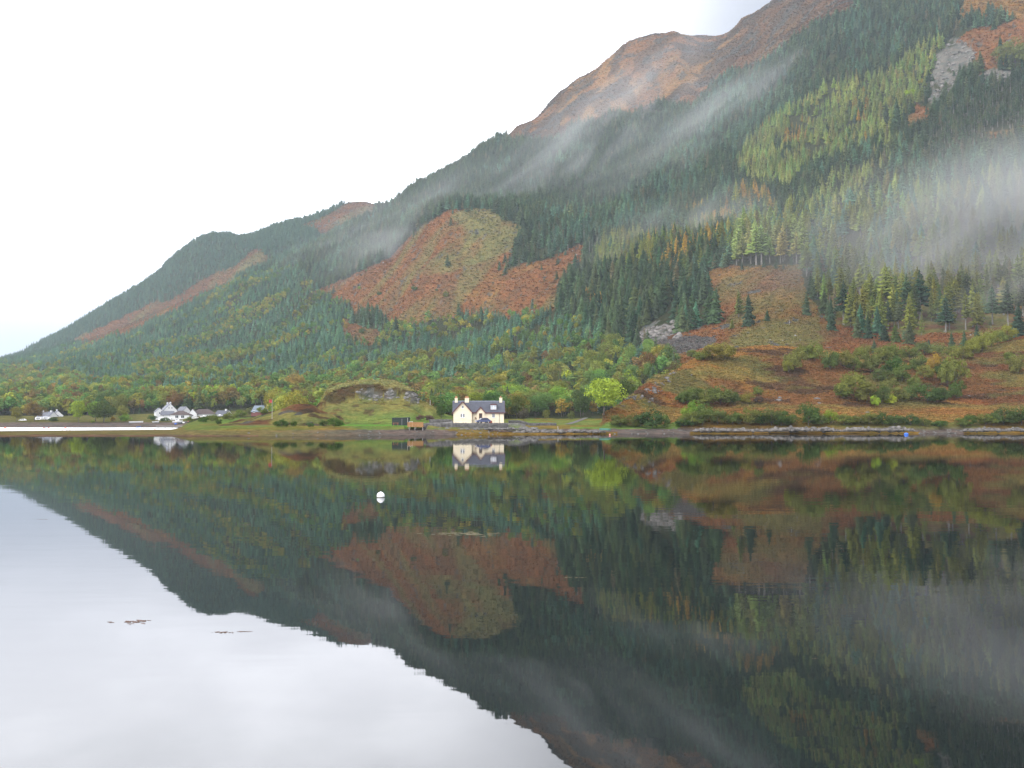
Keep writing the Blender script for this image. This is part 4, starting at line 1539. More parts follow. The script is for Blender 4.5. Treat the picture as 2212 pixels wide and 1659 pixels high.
def window(parent, x0, x1, z0, z1, y, cols=2, rows=2, frame=WHITEP, t=.055, sill=True, mullion=0.0):
    f = MB()
    d = .06
    f.box(x0, x0 + t, y - d, y + .02, z0, z1).box(x1 - t, x1, y - d, y + .02, z0, z1)
    f.box(x0 + t, x1 - t, y - d, y + .02, z0, z0 + t).box(x0 + t, x1 - t, y - d, y + .02, z1 - t, z1)
    for i in range(1, cols):
        xm = x0 + (x1 - x0) * i / cols
        ww = mullion / 2 if mullion and i == cols // 2 else .018
        f.box(xm - ww, xm + ww, y - d + .006, y + .014, z0 + t, z1 - t)
    for j in range(1, rows):
        zm = z0 + (z1 - z0) * j / rows
        f.box(x0 + t, x1 - t, y - d + .012, y + .008, zm - .02, zm + .02)
    w_ = empty('window', (0, 0, 0))
    w_.parent = parent
    f.build('frame', frame, w_)
    MB().box(x0 + t * .6, x1 - t * .6, y - .012, y + .004, z0 + t * .6, z1 - t * .6).build('pane', GLASS, w_)
    if sill:
        MB().box(x0 - .1, x1 + .1, y - .14, y - .003, z0 - .11, z0 - .004).build('sill', WHITEP, w_)
    return w_


def cottage():
    D0 = 273.6
    base = sat(1246.8, 1165.6, D0)
    rz = math.radians(2.5)
    root = empty('cottage', (base.x, base.y, 2.84), rz)
    tag(root, 'cream cottage with slate roof and three chimneys behind the shore wall', 'house')
    # main block x 0..13.8, y 1.2..7.4 ; wing x 0..5.0, y 0..
    e, rg, dep = 3.05, 5.85, 6.2
    y0 = 1.2
    ym = y0 + dep / 2
    wl = MB()
    wl.prismx([(y0, -.6), (y0 + dep, -.6), (y0 + dep, e), (ym, rg - .1), (y0, e)], .01, 13.8)
    wl.prism([(0, -.6), (5.0, -.6), (5.0, e), (2.5, 5.72), (0, e)], 0, ym)
    wl.prism([(6.35, -.6), (8.5, -.6), (8.5, e), (7.42, 4.28), (6.35, e)], y0 - .35, ym - .5)
    wl.build('wall', CREAM, root)
    # roofs
    sl = (rg - e) / (dep / 2)
    ov, th = .32, .16
    R = MB()
    R.prismx([(y0 - ov, e - ov * sl), (ym, rg), (y0 + dep + ov, e - ov * sl), (y0 + dep + ov, e - ov * sl + th), (ym, rg + th + .03), (y0 - ov, e - ov * sl + th)], -.3, 14.1)
    roof = R.build('roof', SLATE, root)
    sw = (5.72 - e) / 2.5
    MB().prism([(-.42, e - .42 * sw), (2.5, 5.74), (5.42, e - .42 * sw), (5.42, e - .42 * sw + th), (2.5, 5.92), (-.42, e - .42 * sw + th)], -.25, ym + .02).build('wing_roof', SLATE, root)
    sp2 = (4.28 - e) / 1.08
    MB().prism([(6.05, e - .3 * sp2), (7.42, 4.30), (8.8, e - .3 * sp2), (8.8, e - .3 * sp2 + .14), (7.42, 4.46), (6.05, e - .3 * sp2 + .14)], y0 - .55, ym - 1.0).build('porch_roof', SLATE, root)
    MB().box(-.3, 14.1, ym - .12, ym + .12, rg + th - .02, rg + th + .12).build('ridge', RIDGE, root)
    # maroon barge boards and fascias
    b = MB()
    for (xa, za, xb, zb, yy) in ((-.45, e - .47 * sw - .02, 2.5, 5.78, -.31), (2.5, 5.78, 5.45, e - .47 * sw - .02, -.31),
                                 (6.02, e - .33 * sp2, 7.42, 4.33, y0 - .61), (7.42, 4.33, 8.82, e - .33 * sp2, y0 - .61)):
        b.bar((xa, yy, za), (xb, yy, zb), .05, .22)
    b.box(5.35, 6.1, y0 - ov - .07, y0 - ov - .005, e - ov * sl - .12, e - ov * sl + .12)
    b.box(8.75, 14.13, y0 - ov - .07, y0 - ov - .005, e - ov * sl - .12, e - ov * sl + .12)
    b.bar((14.14, y0 - ov, e - ov * sl + .02), (14.14, ym, rg + .06), .06, .26)
    b.bar((14.14, ym, rg + .06), (14.14, y0 + dep + ov, e - ov * sl + .02), .06, .26)
    b.build('barge_board', MAROON, root)

    def chimney(x0, x1, z0, z1, pots):
        c = MB().box(x0, x1, ym - .42, ym + .42, z0, z1)
        c.box(x0 - .07, x1 + .07, ym - .49, ym + .49, z1 + .002, z1 + .14)
        ch = c.build('chimney', CREAM, roof)
        for px_ in pots:
            MB().lathe([(.14, z1 + .1), (.13, z1 + .5), (.17, z1 + .52), (.15, z1 + .6)], 10, px_, ym).build('chimney_pot', TERRA, ch)
        return ch
    chimney(.32, 1.12, 5.3, 6.75, [.58, .86])
    chimney(3.1, 4.25, 5.5, 6.75, [3.35, 3.67, 3.99])
    chimney(12.65, 13.42, 5.3, 6.85, [13.03])
    # windows
    window(root, 1.92, 3.08, 1.5, 2.6, -.01, cols=4, rows=3, mullion=.22)
    window(root, 2.22, 2.80, 4.0, 4.75, -.01, cols=2, rows=2)
    window(root, 10.55, 11.33, 1.5, 2.6, y0 - .01, cols=2, rows=4)
    # dormer
    dm = empty('dormer', (0, 0, 0))
    dm.parent = root
    MB().box(10.15, 11.75, y0 + .35, ym, 3.5, 4.98).build('dormer_cheek', MAROON, dm)
    MB().box(10.02, 11.90, y0 + .1, ym, 4.985, 5.1).prism([(10.1, 5.102), (11.8, 5.102), (11.5, 5.22), (10.95, 5.27), (10.4, 5.22)], y0 + .1, ym).build('dormer_roof', MAROON, dm)
    f = MB()
    for xa, xb in ((10.18, 10.28), (10.89, 11.01), (11.62, 11.72)):
        f.box(xa, xb, y0 + .25, y0 + .345, 3.72, 4.93)
    for za, zb in ((3.72, 3.82), (4.84, 4.93), (4.3, 4.35)):
        f.box(10.285, 10.885, y0 + .255, y0 + .34, za, zb).box(11.015, 11.615, y0 + .255, y0 + .34, za, zb)
    f.build('dormer_frame', WHITEP, dm)
    MB().box(10.28, 11.62, y0 + .30, y0 + .335, 3.8, 4.86).build('dormer_pane', mat('curtained_glass', (.45, .47, .5), .3, .1, 2, spec=.6), dm)
    # door in the porch
    d = MB().box(7.05, 7.78, y0 - .40, y0 - .353, -.2, 2.6).build('door', mat('dark_door', (.05, .035, .03), .5, .2, 2), root)
    MB().box(6.97, 7.045, y0 - .42, y0 - .354, -.2, 2.68).box(7.785, 7.86, y0 - .42, y0 - .354, -.2, 2.68).box(7.05, 7.78, y0 - .42, y0 - .354, 2.605, 2.68).build('door_frame', mat('brown_frame', (.22, .11, .05), .7, .1, 3), d)
    MB().bar((5.12, y0 - .07, -.4), (5.12, y0 - .07, e - .1), .09, n=8).build('downpipe', DARKMET, root)
    MB().bar((12.55, y0 - .07, -.4), (12.55, y0 - .07, e - .1), .09, n=8).build('downpipe', DARKMET, root)
    MB().bar((-.08, .25, -.4), (-.08, .25, e - .1), .10, n=8).build('downpipe', MAROON, root)
    # hanging basket on the recessed wall
    hb_ = MB()
    for k in range(26):
        a, r_, c_ = rnd.uniform(0, 6.28), rnd.uniform(0, .26), rnd.uniform(-.2, .2)
        p = Vector((6.0 + r_ * math.cos(a), y0 - .25 + rnd.uniform(-.1, .1), 1.25 + r_ * math.sin(a)))
        hb_.add([p, p + Vector((.13, -.02, .05)), p + Vector((.02, .03, .14))], [(0, 1, 2)])
    h_ = hb_.build('hanging_basket', mat('basket_flowers', (.14, .05, .02), .9, .5, 9))
    h_.parent = None
    h_.location = root.location
    h_.rotation_euler = root.rotation_euler
    tag(h_, 'round brown hanging basket on the cream wall left of the door', 'basket')
    return root


cottage()


def local_to_world(p):
    b = sat(1246.8, 1165.6, 273.6)
    r = math.radians(2.5)
    return Vector((b.x + p[0] * math.cos(r) - p[1] * math.sin(r), b.y + p[0] * math.sin(r) + p[1] * math.cos(r), 2.84 + p[2]))


# car parked before the door
def make_car(name, label, paint, loc, rz, L=3.9, Wd=1.7, k=1.0):
    root = empty(name, loc, rz, k)
    tag(root, label, 'car')
    prof = [(-L / 2, .35), (-L / 2, .62), (-L / 2 + .15, .8), (-.95, .92), (-.45, 1.38), (.15, 1.46), (1.15, 1.42), (1.62, 1.0), (L / 2, .92), (L / 2, .38), (1.6, .3), (-1.6, .3)]
    m = MB().prism(prof, -Wd / 2, Wd / 2)
    body = m.build('body', paint, root, bevel=.09)
    for sx, nm in ((-1.22, 0), (1.22, 0)):
        for sy in (-1, 1):
            w_ = MB()
            w_.lathe([(.30, -.1), (.31, 0), (.30, .1)], 16)
            o = w_.build('wheel', TYRE, root)
            o.location = (sx, sy * (Wd / 2 - .06), .31)
            o.rotation_euler = (math.pi / 2, 0, 0)
            q_ = MB().lathe([(.17, -.112), (.16, .112)], 12).build('rim', mat('rim', (.5, .5, .5), .4, .05, 4, metal=.6), o)
    for sy in (-1, 1):
        yy = sy * (Wd / 2 + .012)
        y2 = sy * (Wd / 2 - .02)
        a, b = min(yy, y2), max(yy, y2)
        MB().prism([(-.78, .95), (-.38, 1.33), (.15, 1.38), (.2, .96)], a, b).prism([(.27, .96), (.22, 1.38), (1.05, 1.34), (1.4, 1.0)], a, b).build('side_window', GLASS, root)
    MB().add([(-1.0, -.7, .94), (-1.0, .7, .94), (-.48, .6, 1.36), (-.48, -.6, 1.36)], [(0, 1, 2, 3)]).build('windscreen', mat('sky_glass', (.35, .37, .40), .1, .02, 1, spec=1), root).location = (-.03, 0, .02)
    for sy in (-.62, .62):
        MB().box(-L / 2 - .02, -L / 2 + .06, sy - .16, sy + .16, .6, .74).build('headlight', mat('lamp_lens', (.7, .7, .7), .2, .02, 1), root)
    MB().box(-L / 2 - .025, -L / 2 + .01, -.26, .26, .42, .53).build('number_plate', WHITEP, root)
    return root


p = local_to_world((8.0, -1.9, 0))
make_car('parked_car', 'dark blue hatchback parked in front of the cottage door', CARBLUE, (p.x, p.y, 2.80), math.radians(22))
p = local_to_world((9.9, .55, 0))
o = MB().box(-.65, .65, -.22, .22, 0, .5).box(-.65, .65, .15, .22, .503, .66).build('planter', mat('red_brick', (.22, .06, .04), .9, .2, 4), None, bevel=.02)
o.location = (p.x, p.y, 2.83)
tag(o, 'low brick-red planter against the wall right of the parked car', 'planter')

# railing in front of the cottage
rl = empty('railing', (sat(1246, 1160, 267).x - .3, 267.2, 2.83), math.radians(1))
tag(rl, 'thin dark metal railing on top of the shore wall before the cottage', 'railing')
MB().bar((0, 0, .82), (14.2, 0, .82), .035, n=6).build('handrail', DARKMET, rl)
for i in range(6):
    MB().bar((.1 + i * 2.8, 0, -.15), (.1 + i * 2.8, 0, .82), .035, n=6).build('post', DARKMET, rl)


# stones -------------------------------------------------------------------
def rock_mesh(seed, sx=1, sy=1, sz=.6, n=2, m_=PALEROCK):
    import bmesh
    bm = bmesh.new()
    bmesh.ops.create_icosphere(bm, subdivisions=n, radius=1)
    r = random.Random(seed)
    pl = [(Vector((r.uniform(-1, 1), r.uniform(-1, 1), r.uniform(-.6, 1))).normalized(), r.uniform(.55, .9)) for _ in range(9)]
    for v in bm.verts:
        for nn, d in pl:
            t_ = v.co.dot(nn)
            if t_ > d:
                v.co -= nn * (t_ - d) * .9
        v.co *= r.uniform(.93, 1.06)
        v.co = Vector((v.co.x * sx, v.co.y * sy, v.co.z * sz))
    me = bpy.data.meshes.new('rock')
    bm.to_mesh(me)
    bm.free()
    me.materials.append(m_)
    return me


MERGE = None


def begin_outcrop():
    global MERGE
    MERGE = []


def end_outcrop(name, label, cat, mats):
    global MERGE
    V, Fc, mi, b = [], [], [], 0
    for me, mw_ in MERGE:
        co = np.empty(len(me.vertices) * 3, np.float32)
        me.vertices.foreach_get('co', co)
        co = co.reshape(-1, 3) @ np.array(mw_.to_3x3()).T + np.array(mw_.translation)
        f = np.empty(len(me.polygons) * 3, np.int32)
        me.polygons.foreach_get('vertices', f)
        V.append(co)
        Fc.append(f.reshape(-1, 3) + b)
        b += len(co)
    MERGE = None
    c0 = np.concatenate(V)
    base = c0.mean(0)
    base[2] = c0[:, 2].min()
    o = mesh_np(name, c0 - base, np.concatenate(Fc), mats)
    o.location = base
    tag(o, label, cat)
    return o


ROCKS = [rock_mesh(i, r_, .8, h_, 2, PALEROCK) for i, (r_, h_) in enumerate([(1.2, .5), (1.0, .65), (1.5, .42), (.9, .8), (1.3, .6)])]
DROCKS = [rock_mesh(i + 20, 1.1, .9, .6, 2, GREYROCK) for i in range(4)]
WROCKS = [rock_mesh(i + 40, 1.0, .9, .7, 1, WHITEROCK) for i in range(4)]


def put_rock(lib, loc, s, label, group, name='rock', cat='rock', sc=None):
    if MERGE is not None:
        k = rnd.uniform(.8, 1.2)
        MERGE.append((rnd.choice(lib), Matrix.LocRotScale(Vector(loc), Matrix.Rotation(rnd.uniform(0, 6.28), 3, 'Z').to_euler(), Vector((s * k, s, s * rnd.uniform(.7, 1.3))))))
        return
    o = bpy.data.objects.new(name, rnd.choice(lib))
    COL.objects.link(o)
    o.location = loc
    o.rotation_euler = (rnd.uniform(-.25, .25), rnd.uniform(-.25, .25), rnd.uniform(0, 6.28))
    k = rnd.uniform(.8, 1.2)
    o.scale = (s * k, s, s * rnd.uniform(.75, 1.2)) if sc is None else sc
    tag(o, label, cat, group)
    return o


def rock_run(xa, xb, y, D, s, n, label, dz=0.0, lib=ROCKS, z=None, jit=1.0):
    for i in range(n):
        x = xa + (xb - xa) * (i + rnd.uniform(.2, .8)) / n
        d = D + rnd.uniform(-1, 1) * jit
        q, r = qr(x / K, y / K)
        X_ = float(q) * d
        zz = zat(X_, d) if z is None else z
        ss = s * rnd.uniform(.6, 1.35)
        put_rock(lib, (X_, d, zz + ss * dz), ss, label, label)


# pale ledges on the shore
def ledge(xa, xb, y, D, s0, n, label, z, name='rock_ledge'):
    begin_outcrop()
    for i in range(n):
        t = (i + rnd.uniform(0, 1)) / n
        x = xa + (xb - xa) * t
        edge = min(1, 6 * min(t, 1 - t) + .35)
        big = .42 + .9 * float(fbm(np.array([x / 23.0]), np.array([y / 9.0]), 301, 3)[0])
        for kk in range(2):
            d = D + kk * 1.1 + rnd.uniform(-.8, .8)
            q, r = qr(x / K, y / K)
            ss = s0 * rnd.uniform(.4, 1.1) * edge * big
            put_rock(ROCKS, (float(q) * d, d, z * (.55 + .45 * edge) * min(1, .5 + .5 * big) + kk * .3 * edge + ss * .05), ss, None, None)
    end_outcrop(name, label, 'rocks', PALEROCK)


ledge(1905, 2120, 1180, 270.5, .85, 70, 'pale rock ledge below the dark shrubs at the left end of the right-hand shore', .9)
ledge(2110, 2320, 1180, 271.0, .9, 76, 'long pale rock ledge in the middle of the right-hand shore under the shrub row', .95)
ledge(2312, 2525, 1180, 271.5, .95, 74, 'pale rock ledge right behind the blue drum', 1.0)
ledge(2640, 2830, 1182, 273.0, .85, 60, 'low pale rock ledge at the right edge of the picture', .9)
ledge(1410, 1560, 1186, 260.5, .8, 50, 'flat pale rocks on the shore just right of the cottage wall', .6)
ledge(1560, 1665, 1186, 263, .9, 24, 'flat pale rocks running up to the upturned green boat', .6)
rock_run(1400, 1480, 1176, 262, .7, 9, 'grey boulder beside the end of the cottage wall', .2, DROCKS, z=1.3)
# stones strewn along the tide line
for i in range(70):
    x = rnd.choice((rnd.uniform(640, 1250), rnd.uniform(1250, 1400), rnd.uniform(1680, 1905), rnd.uniform(2525, 2640)))
    q, r = qr(x / K, 1155 / K)
    dw_ = float(np.interp(x / K, dwx, dwd)) + rnd.uniform(-.5, 9)
    zz = zat(float(q) * dw_, dw_)
    if zz > -.1:
        put_rock(DROCKS, (float(q) * dw_, dw_, zz + .05), rnd.uniform(.12, .38), 'small dark stone strewn on the mud of the tide line', 'stones on the tide line')
# rubble under the cottage wall
rock_run(1180, 1400, 1182, 260.5, .55, 34, 'grey rubble stone at the foot of the shore wall', .15, DROCKS, z=1.25, jit=1.6)
# rocks up the left edge of the heather hill
for (cx_, cy_, n_, sp_) in ((1705, 1112, 8, 8), (1732, 1094, 10, 9), (1760, 1092, 6, 8), (1790, 1072, 12, 10), (1812, 1058, 8, 8), (1832, 1045, 9, 8), (1848, 1026, 8, 8), (1786, 1103, 6, 9), (1810, 1076, 6, 8)):
    for i in range(n_):
        P = spick(cx_ + rnd.uniform(-1, 1) * sp_ * 1.4, cy_ + rnd.uniform(-1, 1) * sp_ * .7)
        put_rock(ROCKS, P, rnd.uniform(.35, 1.0), 'pale outcrop stone in the broken line up the left edge of the heather hill', 'stones up the edge of the heather hill')
for (cx_, cy_, s_r) in ((2138, 1101, 1.2), (2145, 1096, .9), (2246, 1097, 1.1), (2252, 1108, .8), (2385, 1136, .9), (1901, 1031, .7), (2664, 1090, .7)):
    put_rock(ROCKS, spick(cx_, cy_), s_r, 'lone pale rock showing through the lower heather hill', 'lone rocks on the heather hill')
# crag of the grassy knoll: real rock faces
for P_, w_ in zip(KFACES, ('left', 'middle', 'right')):
    begin_outcrop()
    pa = np.array(P_)
    n_ = 0
    while n_ < 26:
        x, y = rnd.uniform(pa[:, 0].min(), pa[:, 0].max()), rnd.uniform(pa[:, 1].min(), pa[:, 1].max())
        if not inpoly(np.array([x]), np.array([y]), P_)[0]:
            continue
        put_rock(DROCKS, pick(x, y) + Vector((0, .7, -.3)), rnd.uniform(.7, 1.3), None, None)
        n_ += 1
    end_outcrop('crag', 'grey rock face of the grassy knoll, the %s one of three' % w_, 'rocks', GREYROCK)
# crag above the scree
begin_outcrop()
for i in range(150):
    t_ = rnd.random()
    x, y = (rnd.uniform(1715, 1760), rnd.uniform(905, 940)) if t_ < .35 else (rnd.uniform(1760, 1872), rnd.uniform(880, 930))
    if y < 925 - (x - 1715) * .3:
        continue
    P = spick(x, y, 440)
    put_rock(ROCKS, P, rnd.uniform(1.2, 2.8), 'pale rock of the crag below the dark spruce grove', 'crag rocks below the spruce grove')
end_outcrop('crag', 'pale crag below the dark spruce grove', 'rocks', CRAGROCK)
# crag high on the right
begin_outcrop()
for i in range(190):
    x, y = rnd.uniform(2550, 2690), rnd.uniform(95, 285)
    if not (inpoly(np.array([x / K]), np.array([y / K]), CRAG_TOP)[0]):
        continue
    if float(fbm(np.array([x / 11.0]), np.array([y / 14.0]), 311, 2)[0]) > .70:
        continue
    P = spick(x, y, 440)
    put_rock(ROCKS, P, rnd.uniform(1.2, 3.6), None, None)
end_outcrop('crag', 'high pale jagged crag at upper right of the mountain', 'rocks', CRAGROCK)
for i in range(16):
    P = spick(rnd.uniform(2690, 2770), rnd.uniform(198, 226), 440)
    put_rock(ROCKS, P, rnd.uniform(1.6, 3.6), 'pale rock band above the dark pines at upper right', 'rock band above the pines')
# white boulders on the bracken slopes
cnt = 0
while cnt < 60:
    x, y = rnd.uniform(870, 1600), rnd.uniform(585, 870)
    if not inpoly(np.array([x / K]), np.array([y / K]), KNOLL)[0] or (x < 1100 and rnd.random() < .5):
        continue
    put_rock(WROCKS, spick(x, y, 500), rnd.uniform(.45, 1.1) * (1.5 if rnd.random() < .15 else 1), 'white boulder on the orange bracken knoll', 'white boulders on the bracken knoll', 'boulder', 'boulder')
    cnt += 1
for (x, y) in ((2118, 935), (2152, 937), (2187, 923), (2180, 941), (2597, 911), (2012, 797), (2669, 922), (2200, 935), (1995, 850), (2120, 900), (2537, 937)):
    put_rock(WROCKS, spick(x, y, 440), rnd.uniform(.5, .95), 'white boulder in the clearing behind the heather hill', 'white boulders in the clearing', 'boulder', 'boulder')


# stone walls --------------------------------------------------------------
def stone_wall(name, label, pts, h, th, m_=STONE, zf=None, rough=.07):
    V, Fc = [], []
    r = random.Random(len(name) + len(pts))
    P = []
    for a, b in zip(pts[:-1], pts[1:]):
        L = math.hypot(b[0] - a[0], b[1] - a[1])
        n = max(1, int(L / .35))
        for i in range(n):
            t = i / n
            P.append((a[0] + (b[0] - a[0]) * t, a[1] + (b[1] - a[1]) * t))
    P.append(pts[-1])
    rows = max(3, int(h / .28))
    ring = []
    for i, (x, y) in enumerate(P):
        z0 = (zat(x, y) - .3) if zf is None else zf[0]
        z1 = (zat(x, y) + h) if zf is None else zf[1]
        col = []
        for j in range(rows + 1):
            col.append((x + r.uniform(-rough, rough), y - th / 2 + r.uniform(-rough, rough), z0 + (z1 - z0) * j / rows + (r.uniform(-rough, rough) if j else 0)))
        for j in range(rows, -1, -1):
            col.append((x + r.uniform(-rough, rough), y + th / 2 + r.uniform(-rough, rough), z0 + (z1 - z0) * j / rows + (r.uniform(-rough, rough) if j else 0)))
        ring.append(col)
    m = len(ring[0])
    for col in ring:
        V += col
    for i in range(len(ring) - 1):
        for j in range(m - 1):
            a = i * m + j
            Fc.append((a, a + m, a + m + 1, a + 1))
    o = mesh_np(name, V, Fc, m_)
    tag(o, label, 'wall')
    return o


def xs_(x, D):
    return float(qr(x / K, 1155 / K)[0]) * D


stone_wall('stone_wall', 'rough grey stone shore wall holding up the cottage terrace', [(xs_(1163, 266), 266), (xs_(1210, 264.3), 264.3), (xs_(1300, 263.8), 263.8), (xs_(1398, 264.6), 264.6)], 1.6, .7, zf=(.6, 2.86), rough=.12)
stone_wall('dry_stone_wall', 'low dark dry stone wall running right from the cottage through the meadow', [(xs_(1398, 283), 283), (xs_(1460, 284), 284), (xs_(1530, 287), 287)], .75, .5)
stone_wall('dry_stone_wall', 'low grey stone wall left of the cottage behind the ramp', [(xs_(1180, 284), 284), (xs_(1215, 285), 285), (xs_(1243, 286), 286)], 1.0, .5)
# paved ramp left of the cottage
rp = MB()
a, b = xs_(1178, 274), xs_(1246, 274)
rp.add([(a, 270, 2.1), (b, 269, 2.9), (b, 279, 3.4), (a, 277, 2.5), (a, 270, 1.2), (b, 269, 1.2), (b, 279, 1.2), (a, 277, 1.2)], [(0, 1, 2, 3), (0, 4, 5, 1), (1, 5, 6, 2), (2, 6, 7, 3), (3, 7, 4, 0)])
o = rp.build('ramp', CONCRETE)
tag(o, kind='structure')
# gravel track towards the yellow-green tree
tv = []
for i in range(9):
    t = i / 8
    x = 1560 + (1612 - 1560) * t ** .8
    y = 1167 - (1167 - 1149) * t
    P = spick(x, y)
    w_ = 1.0
    tv += [(P.x - w_, P.y, zat(P.x - w_, P.y) + .1), (P.x + w_, P.y, zat(P.x + w_, P.y) + .1)]
o = mesh_np('track', tv, [(2 * i, 2 * i + 1, 2 * i + 3, 2 * i + 2) for i in range(8)], mat('gravel', (.085, .08, .07), .95, .4, 1.5))
tag(o, kind='structure')

# shed, deck -----------------------------------------------------------------
D_ = 270.0
b0 = sat(1078, 1169, D_)
sh = empty('shed', (b0.x, D_, 2.15), 0)
tag(sh, 'flat-roofed dark green boarded shed on the lawn left of the cottage', 'shed')
wv_ = MB()
wv_.prism([(0, 0), (4.6, 0), (4.6, 2.15), (0, 2.0)], 0, 2.6)
for i in range(30):
    wv_.box(.03 + i * .153, .13 + i * .153, -.025, -.003, .03, 1.97)
wv_.build('wall', SHEDW, sh)
MB().add([(-.12, -.18, 2.0), (4.75, -.18, 2.16), (4.75, 2.75, 2.16), (-.12, 2.75, 2.0), (-.12, -.18, 2.1), (4.75, -.18, 2.26), (4.75, 2.75, 2.26), (-.12, 2.75, 2.1)],
         [(0, 3, 2, 1), (4, 5, 6, 7), (0, 1, 5, 4), (1, 2, 6, 5), (2, 3, 7, 6), (3, 0, 4, 7)]).build('roof', DARKMET, sh)
MB().box(2.55, 2.75, -.06, -.028, .1, 1.9).build('door_post', mat('grey_post', (.12, .12, .12), .7, .1, 3), sh)
MB().bar((4.25, -.3, 0), (4.25, -.3, 2.1), .12).build('corner_post', POLEW, sh)
bn = empty('bench', (b0.x + 1.15, D_ - 1.3, 2.2), .1)
tag(bn, 'small reddish wooden picnic bench in front of the dark shed', 'bench')
REDWOOD = mat('red_wood', (.36, .13, .07), .8, .2, 5)
MB().box(-.75, .75, -.3, .3, .68, .74).build('table_top', REDWOOD, bn)
for sy in (-.62, .62):
    MB().box(-.75, .75, sy - .12, sy + .12, .42, .46).build('seat', REDWOOD, bn)
for sx in (-.55, .55):
    MB().bar((sx, -.6, 0), (sx, -.15, .68), .07).bar((sx, .6, 0), (sx, .15, .68), .07).build('leg', REDWOOD, bn)

dk = empty('deck', (sat(1121.5, 1172, 264).x, 263.0, 2.02), 0)
tag(dk, 'new wooden deck on stilts with boarded rail beside the dark shed', 'deck')
MB().box(0, 4.15, 0, 3.6, -.18, 0).build('floor', TIMBER, dk)
rb_ = MB()
rb_.box(-.03, 4.18, -.06, -.0, 1.0, 1.09)
for i in range(28):
    rb_.box(.02 + i * .148, .152 + i * .148, -.045 + .006 * (i % 2), -.006, .04, .995)
rb_.build('railing', TIMBER, dk)
for x_ in (.45, 1.95, 4.0):
    for y_ in (.2, 3.2):
        MB().bar((x_, y_, -1.4), (x_, y_, -.185), .14).build('stilt', POLEW, dk)
tb = empty('patio_table', (dk.location.x + .75, 264.6, 2.02), 0)
tag(tb, 'small white table standing on the wooden deck behind its rail', 'table')
MB().box(-.5, .5, -.35, .35, 1.16, 1.22).build('table_top', WHITEP, tb)
for sx in (-.42, .42):
    for sy in (-.28, .28):
        MB().bar((sx, sy, 0), (sx, sy, 1.16), .05).build('leg', WHITEP, tb)


# poles ----------------------------------------------------------------------
def pole(name, label, cat, x, y0, y1, D=None, r=.12, m_=POLEW, arm=False, dmin=0, lean=0.0):
    P = spick(x, y0, dmin) if D is None else sat(x, y0, D)
    P.z = zat(P.x, P.y)
    h = (y0 - y1) / PXM * P.y
    root = empty(name, P)
    MB().bar((0, 0, -.5), (lean * h, 0, h), r * 2, n=8, r2=r * 1.5).build('pole', m_, root)
    if arm:
        MB().bar((-.7, 0, h - .35), (.7, 0, h - .35), .1).build('crossarm', m_, root)
    tag(root, label, cat)
    return root, h


pole('utility_pole', 'pale utility pole standing right of the cottage before the trees', 'pole', 1396, 1121, 1080, None, .15, arm=True)
pole('utility_pole', 'pale utility pole in front of the yellow-green tree', 'pole', 1644, 1137, 1103, None, .15)
pole('utility_pole', 'short pale pole on the grass between knoll and cottage', 'pole', 1183, 1114, 1100, None, .12)
pole('marker_post', 'white marker post in the clearing above the heather hill', 'post', 2171, 893, 879, None, .14, dmin=450)
pole('mooring_post', 'crooked pale post on the shore rocks right of the cottage', 'post', 1536, 1180, 1162, 262, .1, lean=-.12)
rt, h = pole('flagpole', 'white flagpole with small red flag at the left hillock', 'flagpole', 748, 1173, 1119, 284, .06, POLEW)
fl = MB()
for i in range(6):
    x0_, x1_ = -.15 * i, -.15 * (i + 1)
    fl.add([(x0_, .08 * math.sin(i), h - .95), (x1_, .08 * math.sin(i + 1), h - 1.0), (x1_, .08 * math.sin(i + 1) + .02, h - .1), (x0_, .08 * math.sin(i) + .02, h - .05)], [(0, 1, 2, 3)])
fl.build('flag', REDCLOTH, rt)
MB().lathe([(.02, h), (.1, h + .08), (.02, h + .18)], 8).build('finial', REDCLOTH, rt)

for x, y0, y1, r_ in ((1433, 716, 693, .3), (1562, 689, 671, .35), (1606, 668, 618, .2), (1614, 704, 690, .35), (1621, 703, 662, .2), (1643, 698, 652, .35), (1628, 702, 660, .15), (1651, 690, 655, .2), (1636, 690, 665, .15),
                      (1568, 676, 655, .2), (1705, 644, 628, .2), (1693, 892, 868, .2), (2490, 360, 330, .2), (1278, 783, 775, .2)):
    rt, h = pole('dead_tree', 'bare grey standing dead trunk at the edge of the bracken', 'dead tree', x, y0, y1, None, r_, PALEBARK, dmin=450)
    rt['group'] = 'standing dead trunks by the bracken'
    if h > 8:
        bb = MB()
        for k in range(6):
            z_ = h * rnd.uniform(.45, .95)
            a = rnd.uniform(0, 6.28)
            bb.bar((0, 0, z_), (math.cos(a) * 1.5, math.sin(a) * 1.5, z_ + .3), .12, n=3)
        bb.build('branch', PALEBARK, rt)

# ---------------------------------------------------------------- trees and shrubs placed one by one
T1 = []


def plant(kind, x, y0, hpx, wf, pal, where, dmin=0, word=None):
    T1.append((kind, x, y0, hpx, wf, pal, where, dmin, word))


